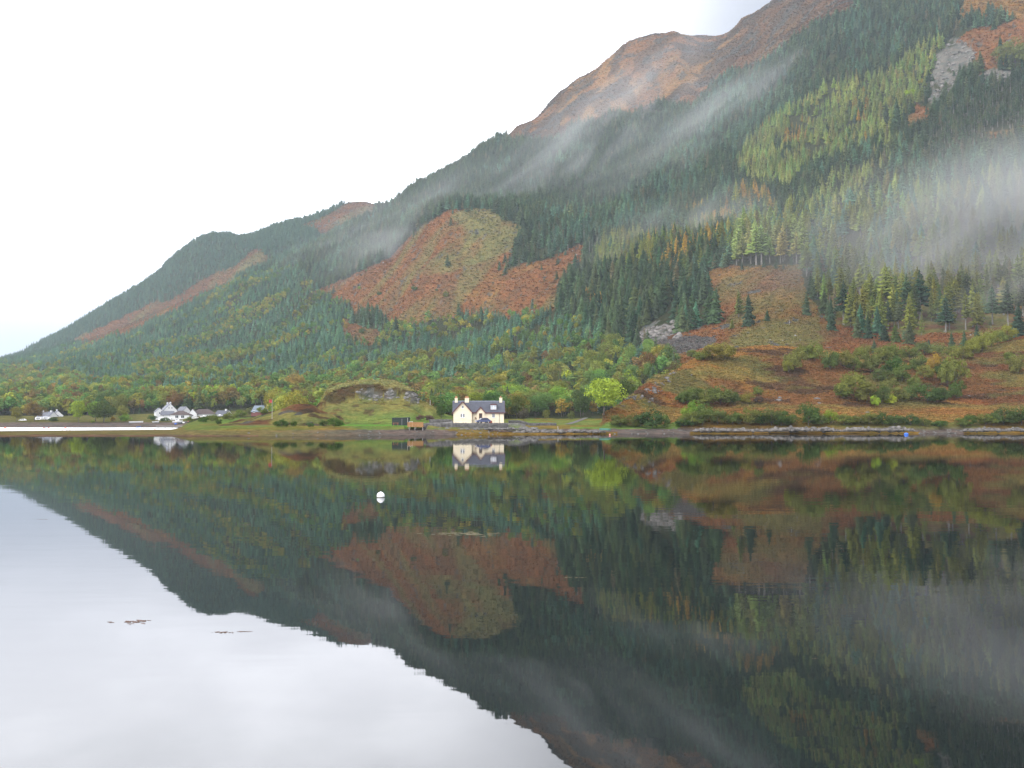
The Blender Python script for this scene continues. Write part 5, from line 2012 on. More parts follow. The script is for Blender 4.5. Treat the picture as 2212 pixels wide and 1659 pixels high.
LIMEY = [(.29, .35, .055)]
GREEN1 = [(0.1449, 0.2317, 0.0348), (0.1671, 0.2549, 0.0348)]
DGREEN = [(0.0561, 0.0961, 0.0248), (0.0646, 0.1048, 0.0248)]
RUSTT = [(.26, .085, .05)]
PURPLE = [(.11, .06, .055)]
DKBR = [(.09, .075, .05)]
OLV = [(0.1466, 0.1572, 0.0363), (0.1294, 0.1485, 0.0363)]
YOL = [(0.18, 0.1755, 0.033)]
AMB = [(0.27, 0.195, 0.033)]
GORSE = [(0.1013, 0.1268, 0.033), (0.0911, 0.117, 0.033), (0.1215, 0.1414, 0.033)]
W1 = 'behind the cottage'
W2 = 'in the group right of the cottage'
for a in (('broad', 1363, 1128, 46, 1.0, RUSTT, 'showing above the right half of the cottage roof'),
          ('broad', 1213, 1151, 40, .75, DGREEN, 'left of the cottage wall'),
          ('broad', 1250, 1120, 44, 1.0, GREEN1, 'beyond the left cottage chimney'),
          ('broad', 1324, 1118, 40, 1.0, DGREEN, 'beyond the middle of the cottage roof'),
          ('broad', 1441, 1159, 38, .8, DKBR, 'on the meadow right of the cottage'),
          ('broad', 1504, 1156, 28, .8, OLV, 'small and round-headed on the meadow'),
          ('broad', 1571, 1156, 26, .8, OLV, 'small on the meadow beside the track'),
          ('broad', 1431, 1125, 66, 1.0, GREEN1, 'tallest of the left green pair right of the cottage'),
          ('broad', 1476, 1135, 55, 1.1, GREEN1, 'at the meadow edge between larger green trees'),
          ('broad', 1536, 1140, 76, .95, GREEN1, 'tall and grey-green at the meadow edge'),
          ('broad', 1562, 1134, 40, 1.2, BRLIM, 'low in front of the tall grey-green one'),
          ('broad', 1596, 1145, 76, .75, DGREEN, 'dark and narrow left of the yellow-green tree'),
          ('broad', 1660, 1140, 98, 1.15, LIMEY, 'large and bright yellow-green at the end of the track'),
          ('broad', 1718, 1120, 56, .9, DGREEN, 'dark between the yellow-green tree and the heather hill'),
          ('broad', 1403, 1118, 62, .8, BRLIM, 'light green just right of the cottage pole'),
          ('broad', 1385, 1112, 50, .9, GREEN1, 'green behind the right cottage chimney'),
          ('broad', 216, 1162, 58, .8, BRLIM, 'light green and rounded on the far left shore'),
          ('broad', 284, 1163, 62, 1.25, DGREEN, 'broad and dark green on the far left shore'),
          ('broad', 262, 1160, 54, 1.0, GREEN1, 'half hidden behind the broad dark one on the left shore'),
          ('broad', 45, 1160, 40, .9, YOL, 'yellow-brown at the far left shore'),
          ('broad', 95, 1158, 52, 1.2, BRBRN, 'brown behind the far left houses'),
          ('broad', 335, 1156, 40, 1.0, YOL, 'yellow left of the white village house'),
          ('broad', 812, 1090, 60, .9, AMB, 'bright yellow above the bracken hillock'),
          ('broad', 795, 1095, 42, .9, YOL, 'yellow beside the bright yellow tree above the hillock'),
          ('broad', 1140, 1060, 42, .9, AMB, 'orange-brown right of the knoll top')):
    plant(*a, dmin=(300 if a[1] > 600 and a[2] < 1140 else 0))
for (x, y, h, wf, pal) in ((1156, 1157, 15, 1.5, PURPLE), (1180, 1157, 15, 1.5, PURPLE)):
    plant('shrub', x, y, h, wf, pal, 'of purple-brown twigs behind the deck')
for (x, y, h, wf, pal) in ((920, 1176, 26, 1.7, DGREEN), (852, 1176, 14, 1.4, DGREEN), (775, 1174, 20, 1.7, DGREEN), (808, 1174, 16, 1.3, DGREEN), (757, 1172, 13, 1.3, OLV), (890, 1174, 18, 1.4, DGREEN)):
    plant('shrub', x, y, h, wf, pal, 'at the foot of the bracken hillock')
for (x, y, h, wf, pal) in ((1704, 1174, 32, 1.7, GORSE), (1745, 1175, 34, 1.5, GORSE), (1792, 1177, 48, 1.5, DGREEN), (1825, 1176, 36, 1.2, GORSE), (1878, 1175, 22, 2.0, DGREEN), (1900, 1172, 40, 1.4, GORSE),
                           (1930, 1170, 44, 1.3, GORSE), (1976, 1168, 40, 1.2, GORSE), (2017, 1168, 34, 1.5, GORSE), (2065, 1168, 46, 1.3, GORSE), (2090, 1168, 36, 1.3, DGREEN), (2119, 1170, 44, 1.3, GORSE),
                           (2150, 1171, 40, 1.4, DGREEN), (2177, 1171, 30, 1.4, GORSE), (2223, 1171, 58, .95, DGREEN), (2252, 1170, 30, 1.4, GORSE), (2283, 1168, 38, 1.0, GREEN1), (2323, 1168, 28, 1.7, GORSE),
                           (2362, 1168, 28, 1.5, GORSE), (2392, 1170, 34, 1.4, GORSE), (2427, 1170, 36, 1.4, DGREEN), (2462, 1170, 28, 1.6, GORSE), (2505, 1170, 30, 1.4, DGREEN), (2540, 1172, 22, 1.5, GORSE), (2585, 1175, 18, 2.4, DGREEN),
                           (2640, 1173, 22, 1.7, GORSE), (2668, 1171, 30, 1.4, DGREEN), (2710, 1170, 30, 1.5, GORSE), (2762, 1168, 44, 1.6, DGREEN), (2808, 1168, 44, 1.3, DGREEN), (2735, 1168, 32, 1.4, GORSE)):
    plant('shrub', x, y, h, wf, pal, 'in the dense row above the right shore')
for (x, y, h, wf, pal) in ((2187, 1019, 52, 1.1, OLV), (2167, 1024, 30, .9, YOL), (2207, 985, 36, 1.3, OLV), (2239, 992, 48, 1.2, OLV), (2284, 1019, 52, 1.0, GORSE), (2323, 1014, 50, 1.0, GORSE), (2350, 1020, 40, 1.1, OLV),
                           (2391, 1024, 50, 1.1, GORSE), (2375, 985, 34, 1.3, OLV), (2425, 1000, 44, 1.2, OLV), (2455, 1000, 52, 1.1, GORSE), (2462, 1035, 50, 1.2, DGREEN), (2484, 1050, 46, 1.1, GORSE), (2527, 1022, 42, 1.1, GORSE),
                           (2500, 990, 36, 1.4, OLV), (2545, 1045, 40, 1.1, OLV), (2570, 1042, 66, .6, AMB), (2594, 1046, 56, .7, DGREEN), (2624, 1058, 74, .85, OLV), (2604, 1062, 60, .8, OLV), (2632, 1098, 50, .8, DGREEN),
                           (2352, 1102, 74, 1.2, OLV), (2320, 1098, 42, 1.2, GORSE), (2383, 1108, 56, 1.0, OLV), (2424, 1110, 48, 1.0, GORSE), (2445, 1085, 44, 1.0, OLV), (2472, 1105, 40, 1.2, GORSE), (2511, 1100, 44, 1.1, GORSE),
                           (2553, 1110, 50, 1.3, DGREEN), (2590, 1108, 42, 1.1, DGREEN), (2404, 1118, 28, 1.0, BRLIM), (2450, 1112, 28, 1.0, BRLIM), (2415, 1050, 34, 1.1, GORSE), (2440, 1050, 30, 1.1, GORSE), (2516, 1065, 30, 1.1, OLV)):
    plant('shrub', x, y, h, wf, pal, 'in the thicket on the heather hill')
for (x, y, h, wf, pal) in ((2650, 990, 38, 1.3, OLV), (2675, 975, 40, 1.1, YOL), (2699, 968, 50, 1.0, YOL), (2725, 955, 46, 1.0, YOL), (2770, 940, 46, 1.0, YOL), (2745, 948, 38, 1.1, OLV), (2799, 1028, 54, .9, OLV), (2776, 992, 24, 1.3, OLV),
                           (2620, 985, 34, 1.3, OLV), (2575, 978, 34, 1.4, OLV), (2540, 975, 34, 1.4, GORSE)):
    plant('shrub', x, y, h, wf, pal, 'along the upper right edge of the heather hill')
for (x, y, h, wf, pal) in ((1963, 992, 44, 1.6, YOL), (1995, 985, 40, 1.2, YOL), (1935, 992, 28, 1.6, OLV), (1905, 985, 22, 1.6, OLV)):
    plant('shrub', x, y, h, wf, pal, 'yellowing on the top left of the heather hill')
for (x, y, h, wf, pal) in ((1906, 1110, 44, 1.5, GORSE), (1879, 1112, 34, 1.2, GORSE), (1938, 1116, 36, 1.2, OLV), (1979, 1115, 50, 1.5, GORSE), (2010, 1112, 38, 1.2, GORSE), (2055, 1111, 30, 1.2, YOL), (2085, 1090, 26, 1.1, GORSE), (2088, 1110, 20, 1.4, DKBR),
                           (1913, 1148, 44, 1.1, GREEN1), (1940, 1155, 42, 1.2, GORSE), (1890, 1150, 32, 1.2, GREEN1)):
    plant('shrub', x, y, h, wf, pal, 'on the lower left flank of the heather hill')
for (x, y, h, wf, pal) in ((418, 1156, 14, 1.6, DGREEN), (455, 1160, 12, 2.0, DGREEN), (470, 1148, 12, 1.4, GREEN1), (520, 1162, 14, 1.6, OLV), (560, 1163, 16, 1.5, DGREEN), (585, 1160, 20, 1.6, OLV), (603, 1168, 14, 1.4, DGREEN), (630, 1156, 22, 1.5, OLV), (660, 1150, 22, 1.5, GORSE),
                           (690, 1142, 20, 1.6, GORSE), (345, 1160, 20, 1.4, GREEN1), (255, 1163, 8, 1.4, BRLIM), (310, 1159, 14, .9, AMB), (148, 1160, 12, 2.0, DGREEN), (720, 1140, 20, 1.5, OLV)):
    plant('shrub', x, y, h, wf, pal, 'in the gardens round the white village houses')
# single conifers
for (k_, x, y, h, wf, pal, wh) in (('spruce', 2218, 866, 60, 1.0, DARKC, 'lone dark conifer on the right side of the clearing'), ('spruce', 2286, 908, 88, .75, DARKC, 'tall narrow conifer at the right edge of the clearing'),
                                   ('spruce', 2110, 883, 32, 1.1, DARKC, 'short lone conifer in the middle of the clearing'), ('spruce', 2358, 929, 62, .85, DARKC, 'left of the twin conifers under the bare-stemmed trees'),
                                   ('spruce', 2387, 930, 60, 1.1, DARKC, 'right of the twin conifers under the bare-stemmed trees'), ('spruce', 2432, 938, 44, 1.3, DARKC, 'squat conifer between the twins and the broad one'),
                                   ('spruce', 2461, 940, 46, 1.3, GORSE, 'olive conifer beside the broad one'), ('spruce', 2502, 946, 62, 1.2, DARKC, 'broad dark conifer below the bare-stemmed trees'),
                                   ('spruce', 2404, 970, 36, 1.0, DARKC, 'small conifer just above the thicket'), ('spruce', 2554, 966, 32, 1.1, DARKC, 'small rounded conifer above the amber shrub'),
                                   ('spruce', 2616, 955, 42, .9, DARKC, 'narrow conifer left of three at the right edge'), ('spruce', 2652, 957, 46, 1.0, DARKC, 'middle conifer of three at the right edge'),
                                   ('spruce', 2687, 945, 50, 1.0, DARKC, 'right conifer of three before the yellow shrubs'), ('spruce', 2802, 925, 88, 1.1, DARKC, 'large dark conifer at the right picture edge'),
                                   ('spruce', 1953, 886, 84, 1.1, DARKC, 'dark conifer at the right end of the grove by the clearing'), ('spruce', 2058, 896, 86, .8, DARKC, 'tall lone conifer on the left of the clearing'),
                                   ('larch', 2031, 872, 72, 1.0, OLV, 'thin olive larch beside the lone conifer in the clearing'), ('spruce', 1888, 907, 22, 1.4, DARKC, 'tiny conifer on top of the crag'),
                                   ('larch', 2014, 906, 30, 1.2, OLV, 'low olive larch in the clearing'), ('spruce', 1012, 852, 24, 1.1, DARKC, 'left of two small conifers under the bracken knoll'),
                                   ('spruce', 1037, 857, 18, 1.2, DARKC, 'right of two small conifers under the bracken knoll'), ('spruce', 1088, 933, 62, 1.1, DARKC, 'big dark conifer right of the small bracken patch'),
                                   ('spruce', 2696, 198, 60, 1.0, DARKC, 'pointed conifer right of the high crag'), ('spruce', 2650, 235, 52, 1.2, DARKC, 'dark conifer beside the high crag'),
                                   ('spruce', 2634, 258, 44, 1.1, DARKC, 'dark conifer under the high crag'), ('spruce', 2618, 278, 38, 1.2, DARKC, 'lowest conifer right of the high crag'),
                                   ('spruce', 2751, 145, 48, .9, DARKC, 'dark conifer on the red slope at upper right'), ('spruce', 2718, 38, 36, 1.1, DARKC, 'conifer at the top right picture edge'),
                                   ('spruce', 2692, 52, 34, 1.2, DARKC, 'conifer below the topmost one at upper right'), ('spruce', 2670, 68, 32, 1.2, DARKC, 'third conifer down in the line at upper right'),
                                   ('spruce', 2437, 359, 78, .9, DARKC, 'left of the two tall dark conifers in the pale larch wood'), ('spruce', 2466, 359, 90, .75, DARKC, 'right of the two tall dark conifers in the pale larch wood'),
                                   ('spruce', 2672, 215, 44, 1.2, DARKC, 'conifer under the pointed one at the high crag')):
    T1.append((k_, x, y, h, wf, pal, wh, 440, 'own'))
for (x, y, h, wf, pal, wh) in ((1139, 801, 14, 1.3, DGREEN, 'largest dark bush on the bracken knoll'), (1043, 812, 11, 1.2, DGREEN, 'small dark bush low on the bracken knoll'), (1200, 801, 7, 1.2, DGREEN, 'tiny dark bush on the right of the bracken knoll'),
                               (1226, 818, 18, .8, OLV, 'olive bush at the right foot of the bracken knoll'), (988, 797, 9, 1.2, GREEN1, 'green bush on the left of the bracken knoll'), (951, 905, 20, .6, AMB, 'amber bush by the small bracken patch'),
                               (996, 918, 16, 1.0, DGREEN, 'dark bush in the small bracken patch'), (2796, 182, 70, 1.2, OLV, 'olive tree on the red slope at the upper right edge'), (2765, 175, 50, 1.2, OLV, 'olive tree left of the larger one at the upper right'),
                               (2505, 270, 24, 1.4, BRLIM, 'light green bush at the left foot of the high crag'), (2532, 232, 14, 1.2, AMB, 'yellow bush left of the high crag'), (2770, 955, 20, 1.3, OLV, 'low bush at the right edge of the clearing')):
    T1.append(('shrub', x, y, h, wf, pal, wh, 440, 'own'))

groups = {}
for i, tdef in enumerate(T1):
    if tdef[0] == 'shrub' and tdef[8] is None:
        groups.setdefault(tdef[6], []).append(i)
rank = {}
for wh, ii in groups.items():
    for k_, i in enumerate(sorted(ii, key=lambda j: T1[j][1])):
        rank[i] = k_
CW = {id(LIMEY): 'yellow-green', id(GREEN1): 'green', id(DGREEN): 'dark green', id(RUSTT): 'rusty red', id(PURPLE): 'purple-brown', id(DKBR): 'dark brown', id(OLV): 'olive', id(YOL): 'yellowish', id(AMB): 'amber',
      id(GORSE): 'dull green', id(BRLIM): 'light green', id(BRBRN): 'brown', id(DARKC): 'dark'}
for i, (kind, x, y0, hpx, wf, pal, where, dmin, word) in enumerate(T1):
    P = spick(x, y0, dmin)
    h = hpx / PXM * P.y * (1.22 if kind == 'shrub' else 1.06)
    wf *= 1.12 if kind == 'shrub' else 1
    ph = {'broad': (10, 8.6), 'shrub': (4.5, 6.5), 'spruce': (20, 8.8), 'larch': (20, 6.6)}[kind]
    colr = tuple(c * rnd.uniform(.9, 1.1) for c in rnd.choice(pal))
    if kind == 'shrub':
        n_ = ORD[rank[i]] if i in rank and rank[i] < len(ORD) else ('%dth from left' % (rank[i] + 1) if i in rank else '')
        lab = ('%s shrub %s, %s' % (CW[id(pal)], where, n_)) if word is None else where
        wid = wf * (4.5 / 6.5)
        P.z -= .1 * h
        tree_object('shrub', P, h, colr, lab, ('shrubs ' + where) if word is None else None, parts=True, lib=NEARP, wid=wid, name='shrub', cat='shrub') if 'shrub' in PH else None
    else:
        lab = where if word == 'own' else '%s tree %s' % (CW[id(pal)], where)
        wid = {'broad': wf * 10 / 8.6, 'spruce': wf * 1.15, 'larch': wf * 1.2}[kind]
        tree_object(kind, P, h, colr, lab, None, parts=True, lib=NEARP, wid=wid)


# ---------------------------------------------------------------- village
def house(label, x, y, D, w, d, e, rg, rz, wallm, roofm, wins=(), gwins=(), chims=(), hip=0.0, name='house'):
    """ridge along local x; front is -y; origin at the centre of the base"""
    P = sat(x, y, D)
    z = zat(P.x, D)
    root = empty(name, (P.x, D, z), math.radians(rz))
    tag(root, label, 'house')
    dz = P.z - z
    g = min(-.4, dz)
    if hip:
        m = MB().box(-w / 2, w / 2, -d / 2, d / 2, g, e + dz)
        m.build('wall', wallm, root)
        o_ = .4
        roof = MB().add([(-w / 2 - o_, -d / 2 - o_, e + dz), (w / 2 + o_, -d / 2 - o_, e + dz), (w / 2 + o_, d / 2 + o_, e + dz), (-w / 2 - o_, d / 2 + o_, e + dz), (-w / 2 + hip, 0, rg + dz), (w / 2 - hip, 0, rg + dz)],
                        [(0, 3, 2, 1), (0, 1, 5, 4), (1, 2, 5), (2, 3, 4, 5), (3, 0, 4)]).build('roof', roofm, root)
    else:
        MB().prismx([(-d / 2, g), (d / 2, g), (d / 2, e + dz), (0, rg + dz - .12), (-d / 2, e + dz)], -w / 2, w / 2).build('wall', wallm, root)
        s = (rg - e) / (d / 2)
        ov = .3
        roof = MB().prismx([(-d / 2 - ov, e - ov * s + dz), (0, rg + dz), (d / 2 + ov, e - ov * s + dz), (d / 2 + ov, e - ov * s + .18 + dz), (0, rg + .2 + dz), (-d / 2 - ov, e - ov * s + .18 + dz)], -w / 2 - .12, w / 2 + .12).build('roof', roofm, root)
    for (wx, wz, ww, wh) in wins:
        f = MB().box(wx - ww / 2, wx + ww / 2, -d / 2 - .05, -d / 2 - .004, wz + dz, wz + wh + dz).build('window', WHITEP, root)
        MB().box(wx - ww / 2 + .12, wx - .05, -d / 2 - .07, -d / 2 - .052, wz + .12 + dz, wz + wh - .12 + dz).box(wx + .05, wx + ww / 2 - .12, -d / 2 - .07, -d / 2 - .052, wz + .12 + dz, wz + wh - .12 + dz).build('pane', GLASS, f)
    for (wy, wz, ww, wh) in gwins:
        f = MB().box(w / 2 + .004, w / 2 + .05, wy - ww / 2, wy + ww / 2, wz + dz, wz + wh + dz).build('window', WHITEP, root)
        MB().box(w / 2 + .052, w / 2 + .07, wy - ww / 2 + .1, wy + ww / 2 - .1, wz + .1 + dz, wz + wh - .1 + dz).build('pane', GLASS, f)
    for cx_ in chims:
        MB().box(cx_ - .45, cx_ + .45, -.4, .4, rg - .5 + dz, rg + 1.0 + dz).build('chimney', wallm, roof)
    return root


def cx3(u):
    return 380 + u / 5.821


def cy3(v):
    return 1060 + v / 5.821


house('large white two-storey house with grey roof, tallest in the village', cx3(490), cy3(475), 585, 11, 7.2, 2.9, 6.6, -62, WHITEW, GREYROOF, gwins=[(-.8, 3.6, .7, 1.1), (.8, 3.6, .7, 1.1)], wins=[(-3, 1, 1.2, 1.1), (0, 1, 1.2, 1.1)], chims=[-5.0, 5.0])
house('small white gabled wing left of the large white house', cx3(330), cy3(480), 578, 6.5, 4.2, 2.2, 4.2, -62, WHITEW, GREYROOF, gwins=[(0, .8, .9, 1.1)])
house('low white lean-to with pale grey roof before the large white house', cx3(470), cy3(510), 570, 7, 4.5, 1.4, 3.4, 12, WHITEW, GREYROOF, wins=[(-2, .4, 1, .7), (1.5, .4, 1, .7)])
house('grey-roofed white house with gable behind the brown bungalow', cx3(725), cy3(440), 600, 7, 4.6, 1.4, 3.6, -40, WHITEW, GREYROOF)
house('bungalow with brown hipped roof and two large dark windows', cx3(690), cy3(532), 565, 10.5, 7, 2.1, 4.5, 4, WHITEW, BROWNROOF, wins=[(-1.6, .3, 1.9, 1.7), (1.6, .3, 1.9, 1.7)], hip=4.2)
house('long white house with broad brown roof in the village centre', cx3(1050), cy3(505), 590, 13, 7, 1.7, 4.6, 14, WHITEW, BROWNROOF, wins=[(-4, .3, 1, .9), (-1, .3, 1, .9), (2.2, .3, 1, .9), (4.8, .3, 1, .9)], hip=3.5)
house('white gabled front wing of the long brown-roofed house', cx3(880), cy3(505), 583, 7, 4.8, 1.8, 4.6, -78, WHITEW, BROWNROOF, gwins=[(0, .5, 1, 1)])
house('low dark-roofed white house at the right of the village', cx3(1365), cy3(505), 590, 9, 5.5, 1.6, 3.7, -28, WHITEW, SLATE, gwins=[(0, .5, .9, .9)], chims=[2.0], wins=[(-2, .4, 1.3, .9)])
house('small grey flat-topped garage right of the dark-roofed house', cx3(1330), cy3(520), 575, 5, 4, 1.2, 1.9, 5, GREYROOF, GREYROOF, name='garage')
house('house with blue-grey roof and red boarded gable by the flagpole', cx3(2010), cy3(470), 560, 12, 6.5, 1.8, 5.0, -20, REDW, BLUEROOF, wins=[(-4.2, 1.2, 1.4, 1.2), (1.5, 1.2, 1.4, 1.2)])


def cx2(u):
    return u / 5.027


def cy2(v):
    return 1020 + v / 5.027


house('white far-left house with two small dormers and grey roof', cx2(655), cy2(680), 620, 11, 6.5, 2.2, 5.0, -25, WHITEW, GREYROOF, wins=[(-3.2, .5, 1, 1), (0, .5, 1, 1), (3, .5, 1, 1)], chims=[-3.5, 3.2])
house('white gabled end house beside the far-left dormered house', cx2(790), cy2(672), 625, 8, 6, 2.6, 5.4, -60, WHITEW, GREYROOF, chims=[-2.5], gwins=[(0, 2, .8, .8)])


def boat(label, x, y, D, L, Wd, Hh, rz, hullm, cabin=False, upturned=False, z=None, name='boat'):
    P = sat(x, y, D)
    zz = zat(P.x, D) if z is None else z
    root = empty(name, (P.x, D, zz + (Hh if upturned else 0)), math.radians(rz))
    if upturned:
        root.rotation_euler = (math.pi, 0, math.radians(rz))
    tag(root, label, 'boat')
    V, Fc = [], []
    n = 9
    for i in range(n):
        t = i / (n - 1)
        w_ = Wd / 2 * (math.sin(math.pi * (.28 + .72 * (1 - t))) ** .6 if t > .0 else .85) * (1 if t < .98 else .04)
        w_ = max(w_, .03)
        sh_ = Hh * (.82 + .25 * t * t)
        x_ = -L / 2 + L * t
        V += [(x_, -w_, sh_), (x_ - .02 * L * t, -w_ * .72, Hh * .35), (x_ - .05 * L * t, 0, .02 + .2 * Hh * t * t), (x_ - .02 * L * t, w_ * .72, Hh * .35), (x_, w_, sh_), (x_, 0, sh_ - .12 * Hh)]
    for i in range(n - 1):
        a = i * 6
        for j in range(6):
            Fc.append((a + j, a + (j + 1) % 6, a + 6 + (j + 1) % 6, a + 6 + j))
    m = MB()
    m.add(V, Fc + [tuple(range(5, -1, -1))])
    m.build('hull', hullm, root)
    g_ = MB()
    for i in range(n - 1):
        for s_i in (0, 4):
            g_.bar(V[i * 6 + s_i], V[(i + 1) * 6 + s_i], .07, n=4)
    g_.build('gunwale', POLEW if hullm is not GREENB else GREENB, root)
    if cabin:
        c = MB().prism([(-L * .2, Hh * .8), (-L * .2, Hh * 1.45), (L * .08, Hh * 1.45), (L * .2, Hh * .95)], -Wd * .3, Wd * .3).build('cabin', hullm, root)
        MB().box(-L * .16, L * .04, -Wd * .3 - .02, Wd * .3 + .02, Hh * 1.12, Hh * 1.36).build('cabin_window', GLASS, c)
    return root


boat('large white boat laid up on the beach before the brown bungalow', cx3(630), cy3(578), 520, 5.2, 1.9, 1.3, 6, WHITEP, True)
boat('white dinghy on the beach left of the laid-up white boat', cx3(283), cy3(575), 525, 4.0, 1.4, .8, -18, WHITEP)
boat('white boat on the grass below the long brown-roofed house', cx3(910), cy3(550), 535, 4.2, 1.5, .9, -16, WHITEP)
boat('white boat right of the one below the long house', cx3(1040), cy3(540), 540, 3.6, 1.4, .9, -14, WHITEP, True)
boat('white boat by the dark bush at the end of the beach', cx3(1300), cy3(600), 500, 3.2, 1.3, .8, -12, WHITEP, True)
boat('long pale boat laid up left of the village', cx2(1885), cy2(688), 520, 7.5, 1.8, 1.0, -6, WHITEP)
boat('blue dinghy on the water edge before the village beach', cx2(1915), cy2(790), 483, 2.2, 1.0, .6, 10, BLUEP, z=0.02)
boat('dark dinghy among orange buoys on the far left water', cx2(635), cy2(797), 482, 2.6, 1.1, .5, 4, mat('dark_hull', (.04, .04, .08), .6, .1, 2), z=0.0)
boat('green upturned rowing boat on the shore rocks', 1664, 1181, 261.5, 3.0, 1.2, .55, 8, GREENB, upturned=True, z=1.0, name='rowing_boat')

make_car('parked_car', 'pale car parked at the far left shore', WHITEP, sat(cx2(312), cy2(698), 560) * 1.0, 0, L=3.9)
bpy.context.view_layer.update()


def caravan(label, x, y, D, L=4.5, Hh=2.1, rz=0, m_=WHITEP):
    P = sat(x, y, D)
    root = empty('caravan', (P.x, D, zat(P.x, D)), math.radians(rz))
    tag(root, label, 'caravan')
    body = MB().prism([(-L / 2, .4), (L / 2, .4), (L / 2, Hh * .75), (L / 2 - .3, Hh), (-L / 2 + .4, Hh), (-L / 2, Hh * .7)], -1, 1).build('body', m_, root, bevel=.08)
    MB().box(-L * .3, L * .3, -1.03, -.99, Hh * .52, Hh * .78).build('window', GLASS, root)
    w_ = MB().lathe([(.3, -.1), (.3, .1)], 12).build('wheel', TYRE, root)
    w_.location = (0, -.9, .3)
    w_.rotation_euler = (math.pi / 2, 0, 0)
    return root


caravan('white caravan parked before the far-left dormered house', cx2(538), cy2(706), 565, 3.6, 1.9)
caravan('cream caravan right of the white one at the far left', cx2(643), cy2(706), 568, 3.8, 1.9)
caravan('white caravan half hidden by hedges before the large white house', cx3(432), cy3(556), 545, 7.0, 1.9)
# jetty and clutter on the village beach
jt = empty('jetty', (cxp := sat(cx3(730), cy3(670), 470).x, 470, .25), math.radians(-4))
tag(jt, 'long dark wooden jetty running over the village beach', 'jetty')
MB().box(-13, 13, -1, 1, .45, .65).build('decking', POLEW, jt)
for i in range(8):
    MB().bar((-12 + i * 3.4, -.8, -1), (-12 + i * 3.4, -.8, .45), .2).build('pile', STONE, jt)
for i, (u, v, mm, lb) in enumerate(((600, 620, BLUEP, 'blue'), (655, 640, DARKMET, 'dark'), (690, 615, DARKMET, 'black'), (730, 635, WHITEP, 'white'), (815, 585, PINKP, 'pink'), (850, 590, WHITEP, 'small white'), (760, 600, STONE, 'grey'))):
    P = sat(cx3(u), cy3(v), 505)
    o = put_rock(DROCKS, (P.x, 505, zat(P.x, 505) + .35), .8, '%s covered heap of boat gear on the village beach' % lb, None, 'gear_heap', 'gear')
    o.data = o.data.copy()
    o.data.materials[0] = mm


# floats ---------------------------------------------------------------------
def buoy(label, x, y, r, m_, zc, band=None, name='buoy'):
    q, rr = qr(x / K, y / K)
    D = -CAMH / float(rr)
    root = empty(name, (float(q) * D, D, 0))
    tag(root, label, 'buoy')
    prof = [(r * math.sin(math.pi * j / 14) + 1e-4, zc - r * math.cos(math.pi * j / 14)) for j in range(15)]
    MB().lathe(prof, 28).build('float', m_, root, smooth=True)
    MB().lathe([(.03, zc + r * .97), (.03, zc + r * 1.06), (.02, zc + r * 1.12)], 10).build('eye', m_, root)
    if band:
        MB().lathe([(math.sqrt(max(1e-4, r * r - (zc + .03) ** 2)) * .98, -.03), (math.sqrt(r * r - zc * zc) + .004, .0), (math.sqrt(max(1e-4, r * r - (zc - .022) ** 2)) + .004, .022)], 28).build('weed_band', ALGAE, root)
    return root


buoy('large round white mooring buoy alone on the still loch', 1047, 1367.5, .187, BUOYW, .065, True)
buoy('small pink and white buoy off the shore right of the cottage', 1677, 1197, .2, PINKP, .16)
buoy('orange buoy at the far left picture edge', 14, 1177.5, .42, ORANGEP, .15)
buoy('orange buoy left of the dark dinghy', 121, 1178, .32, ORANGEP, .12)
buoy('orange buoy right of the dark dinghy', 134, 1178.5, .32, ORANGEP, .12)
buoy('orange buoy on the water below the light green tree', 180, 1177.2, .38, ORANGEP, .12)
buoy('pale pink buoy near the end of the spit', 426, 1183, .3, PINKP, .15)
b_ = buoy('blue plastic drum floating off the right shore ledge', 2492, 1195.5, .42, BLUEP, .2, name='drum')
b_.scale = (1.3, 1, .8)
q, rr = qr(1258 / K, 1194 / K)
put_rock(DROCKS, (float(q) * 256, 256, .35), .42, 'dark lone stone in the mud below the cottage', None)


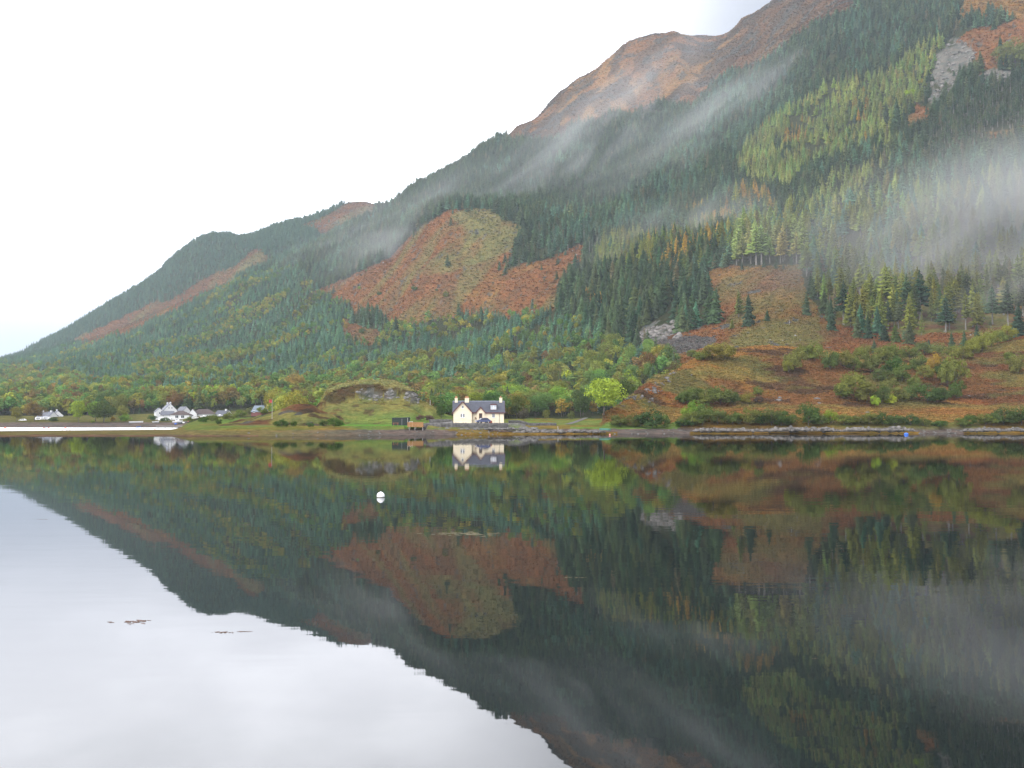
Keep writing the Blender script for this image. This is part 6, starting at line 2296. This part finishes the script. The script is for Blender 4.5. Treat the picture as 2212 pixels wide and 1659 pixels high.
def gull(x, y, D, label, s=1.0):
    P = sat(x, y, D)
    o = empty('gull', (P.x, D, zat(P.x, D)), rnd.uniform(0, 6), s)
    tag(o, label, 'bird', 'white birds on the spit')
    prof = [(.01, -.30), (.05, -.2), (.11, -.05), (.12, .08), (.07, .2), (.045, .26)]
    m = MB().lathe(prof, 10)
    m.v = [(v[2], v[1], .26 + v[0] * -1.0) for v in m.v]
    m.bar((.2, 0, .3), (.27, 0, .42), .09, n=8, r2=.07)
    body = m.build('body', FEATHER, o, smooth=True)
    hd = MB().lathe([(.01, -.06), (.05, -.03), (.06, .0), (.05, .03), (.01, .06)], 8)
    hd.v = [(v[0] + .29, v[1], v[2] + .45) for v in hd.v]
    hd.build('head', FEATHER, o, smooth=True)
    MB().bar((.33, 0, .45), (.43, 0, .43), .03, n=4, r2=.01).build('bill', BEAK, o)
    MB().bar((.02, -.04, .0), (.02, -.04, .18), .015).bar((.02, .04, .0), (.02, .04, .18), .015).build('leg', BEAK, o)
    return o


gull(172, 1190, 297, 'white bird standing on the spit, leftmost of three', 1.5)
gull(184, 1189.6, 299, 'white bird standing on the spit, middle of three', 1.5)
gull(191, 1189.4, 300, 'white bird standing on the spit, rightmost of three', 1.5)

# seaweed rafts on the water
WD = MB()


def raft(x, y, wpx, rows, n, seed, m=WEED, kind=None, name='seaweed'):
    r = random.Random(seed)
    q, rr = qr(x / K, y / K)
    D = -CAMH / float(rr)
    L = wpx / PXM * D
    md = MB()
    for i in range(n):
        a = r.gauss(0, .28) * L
        b = (r.gauss(0, .12) * rows) * L
        l_, w_ = r.uniform(.02, .11) * L, r.uniform(.006, .016) * L * 3
        th = r.uniform(-.5, .5)
        k = 7
        vs = []
        for j in range(k):
            t = 6.283 * j / k
            rr_ = r.uniform(.5, 1.1)
            xx, yy = math.cos(t) * l_ * rr_, math.sin(t) * w_ * rr_
            vs.append((a + xx * math.cos(th) - yy * math.sin(th), b + xx * math.sin(th) + yy * math.cos(th), r.uniform(.001, .006)))
        vs += [(v[0] * .98, v[1], -.02) for v in vs]
        md.add(vs, [tuple(range(k))] + [(j + k, (j + 1) % k + k, (j + 1) % k, j) for j in range(k)])
    o = md.build(name, m)
    o.location = (float(q) * D, D, 0)
    tag(o, kind='stuff')
    return o


raft(367, 1710, 95, 1.2, 34, 1)
raft(612, 1739, 45, .8, 44, 2)
raft(666, 1737, 36, .5, 26, 3)
raft(1270, 1468, 140, 1.2, 60, 4, ALGAE)
raft(675, 1443, 40, .6, 12, 5)
raft(972, 1592, 25, .5, 8, 6, ALGAE)
raft(1570, 1588, 60, .5, 16, 7, ALGAE)
raft(2238, 1811, 30, .5, 9, 8, ALGAE)
raft(115, 1428, 40, .4, 10, 9)
raft(1580, 1405, 30, .5, 8, 10, ALGAE)
raft(1400, 1500, 30, .5, 8, 11, ALGAE)
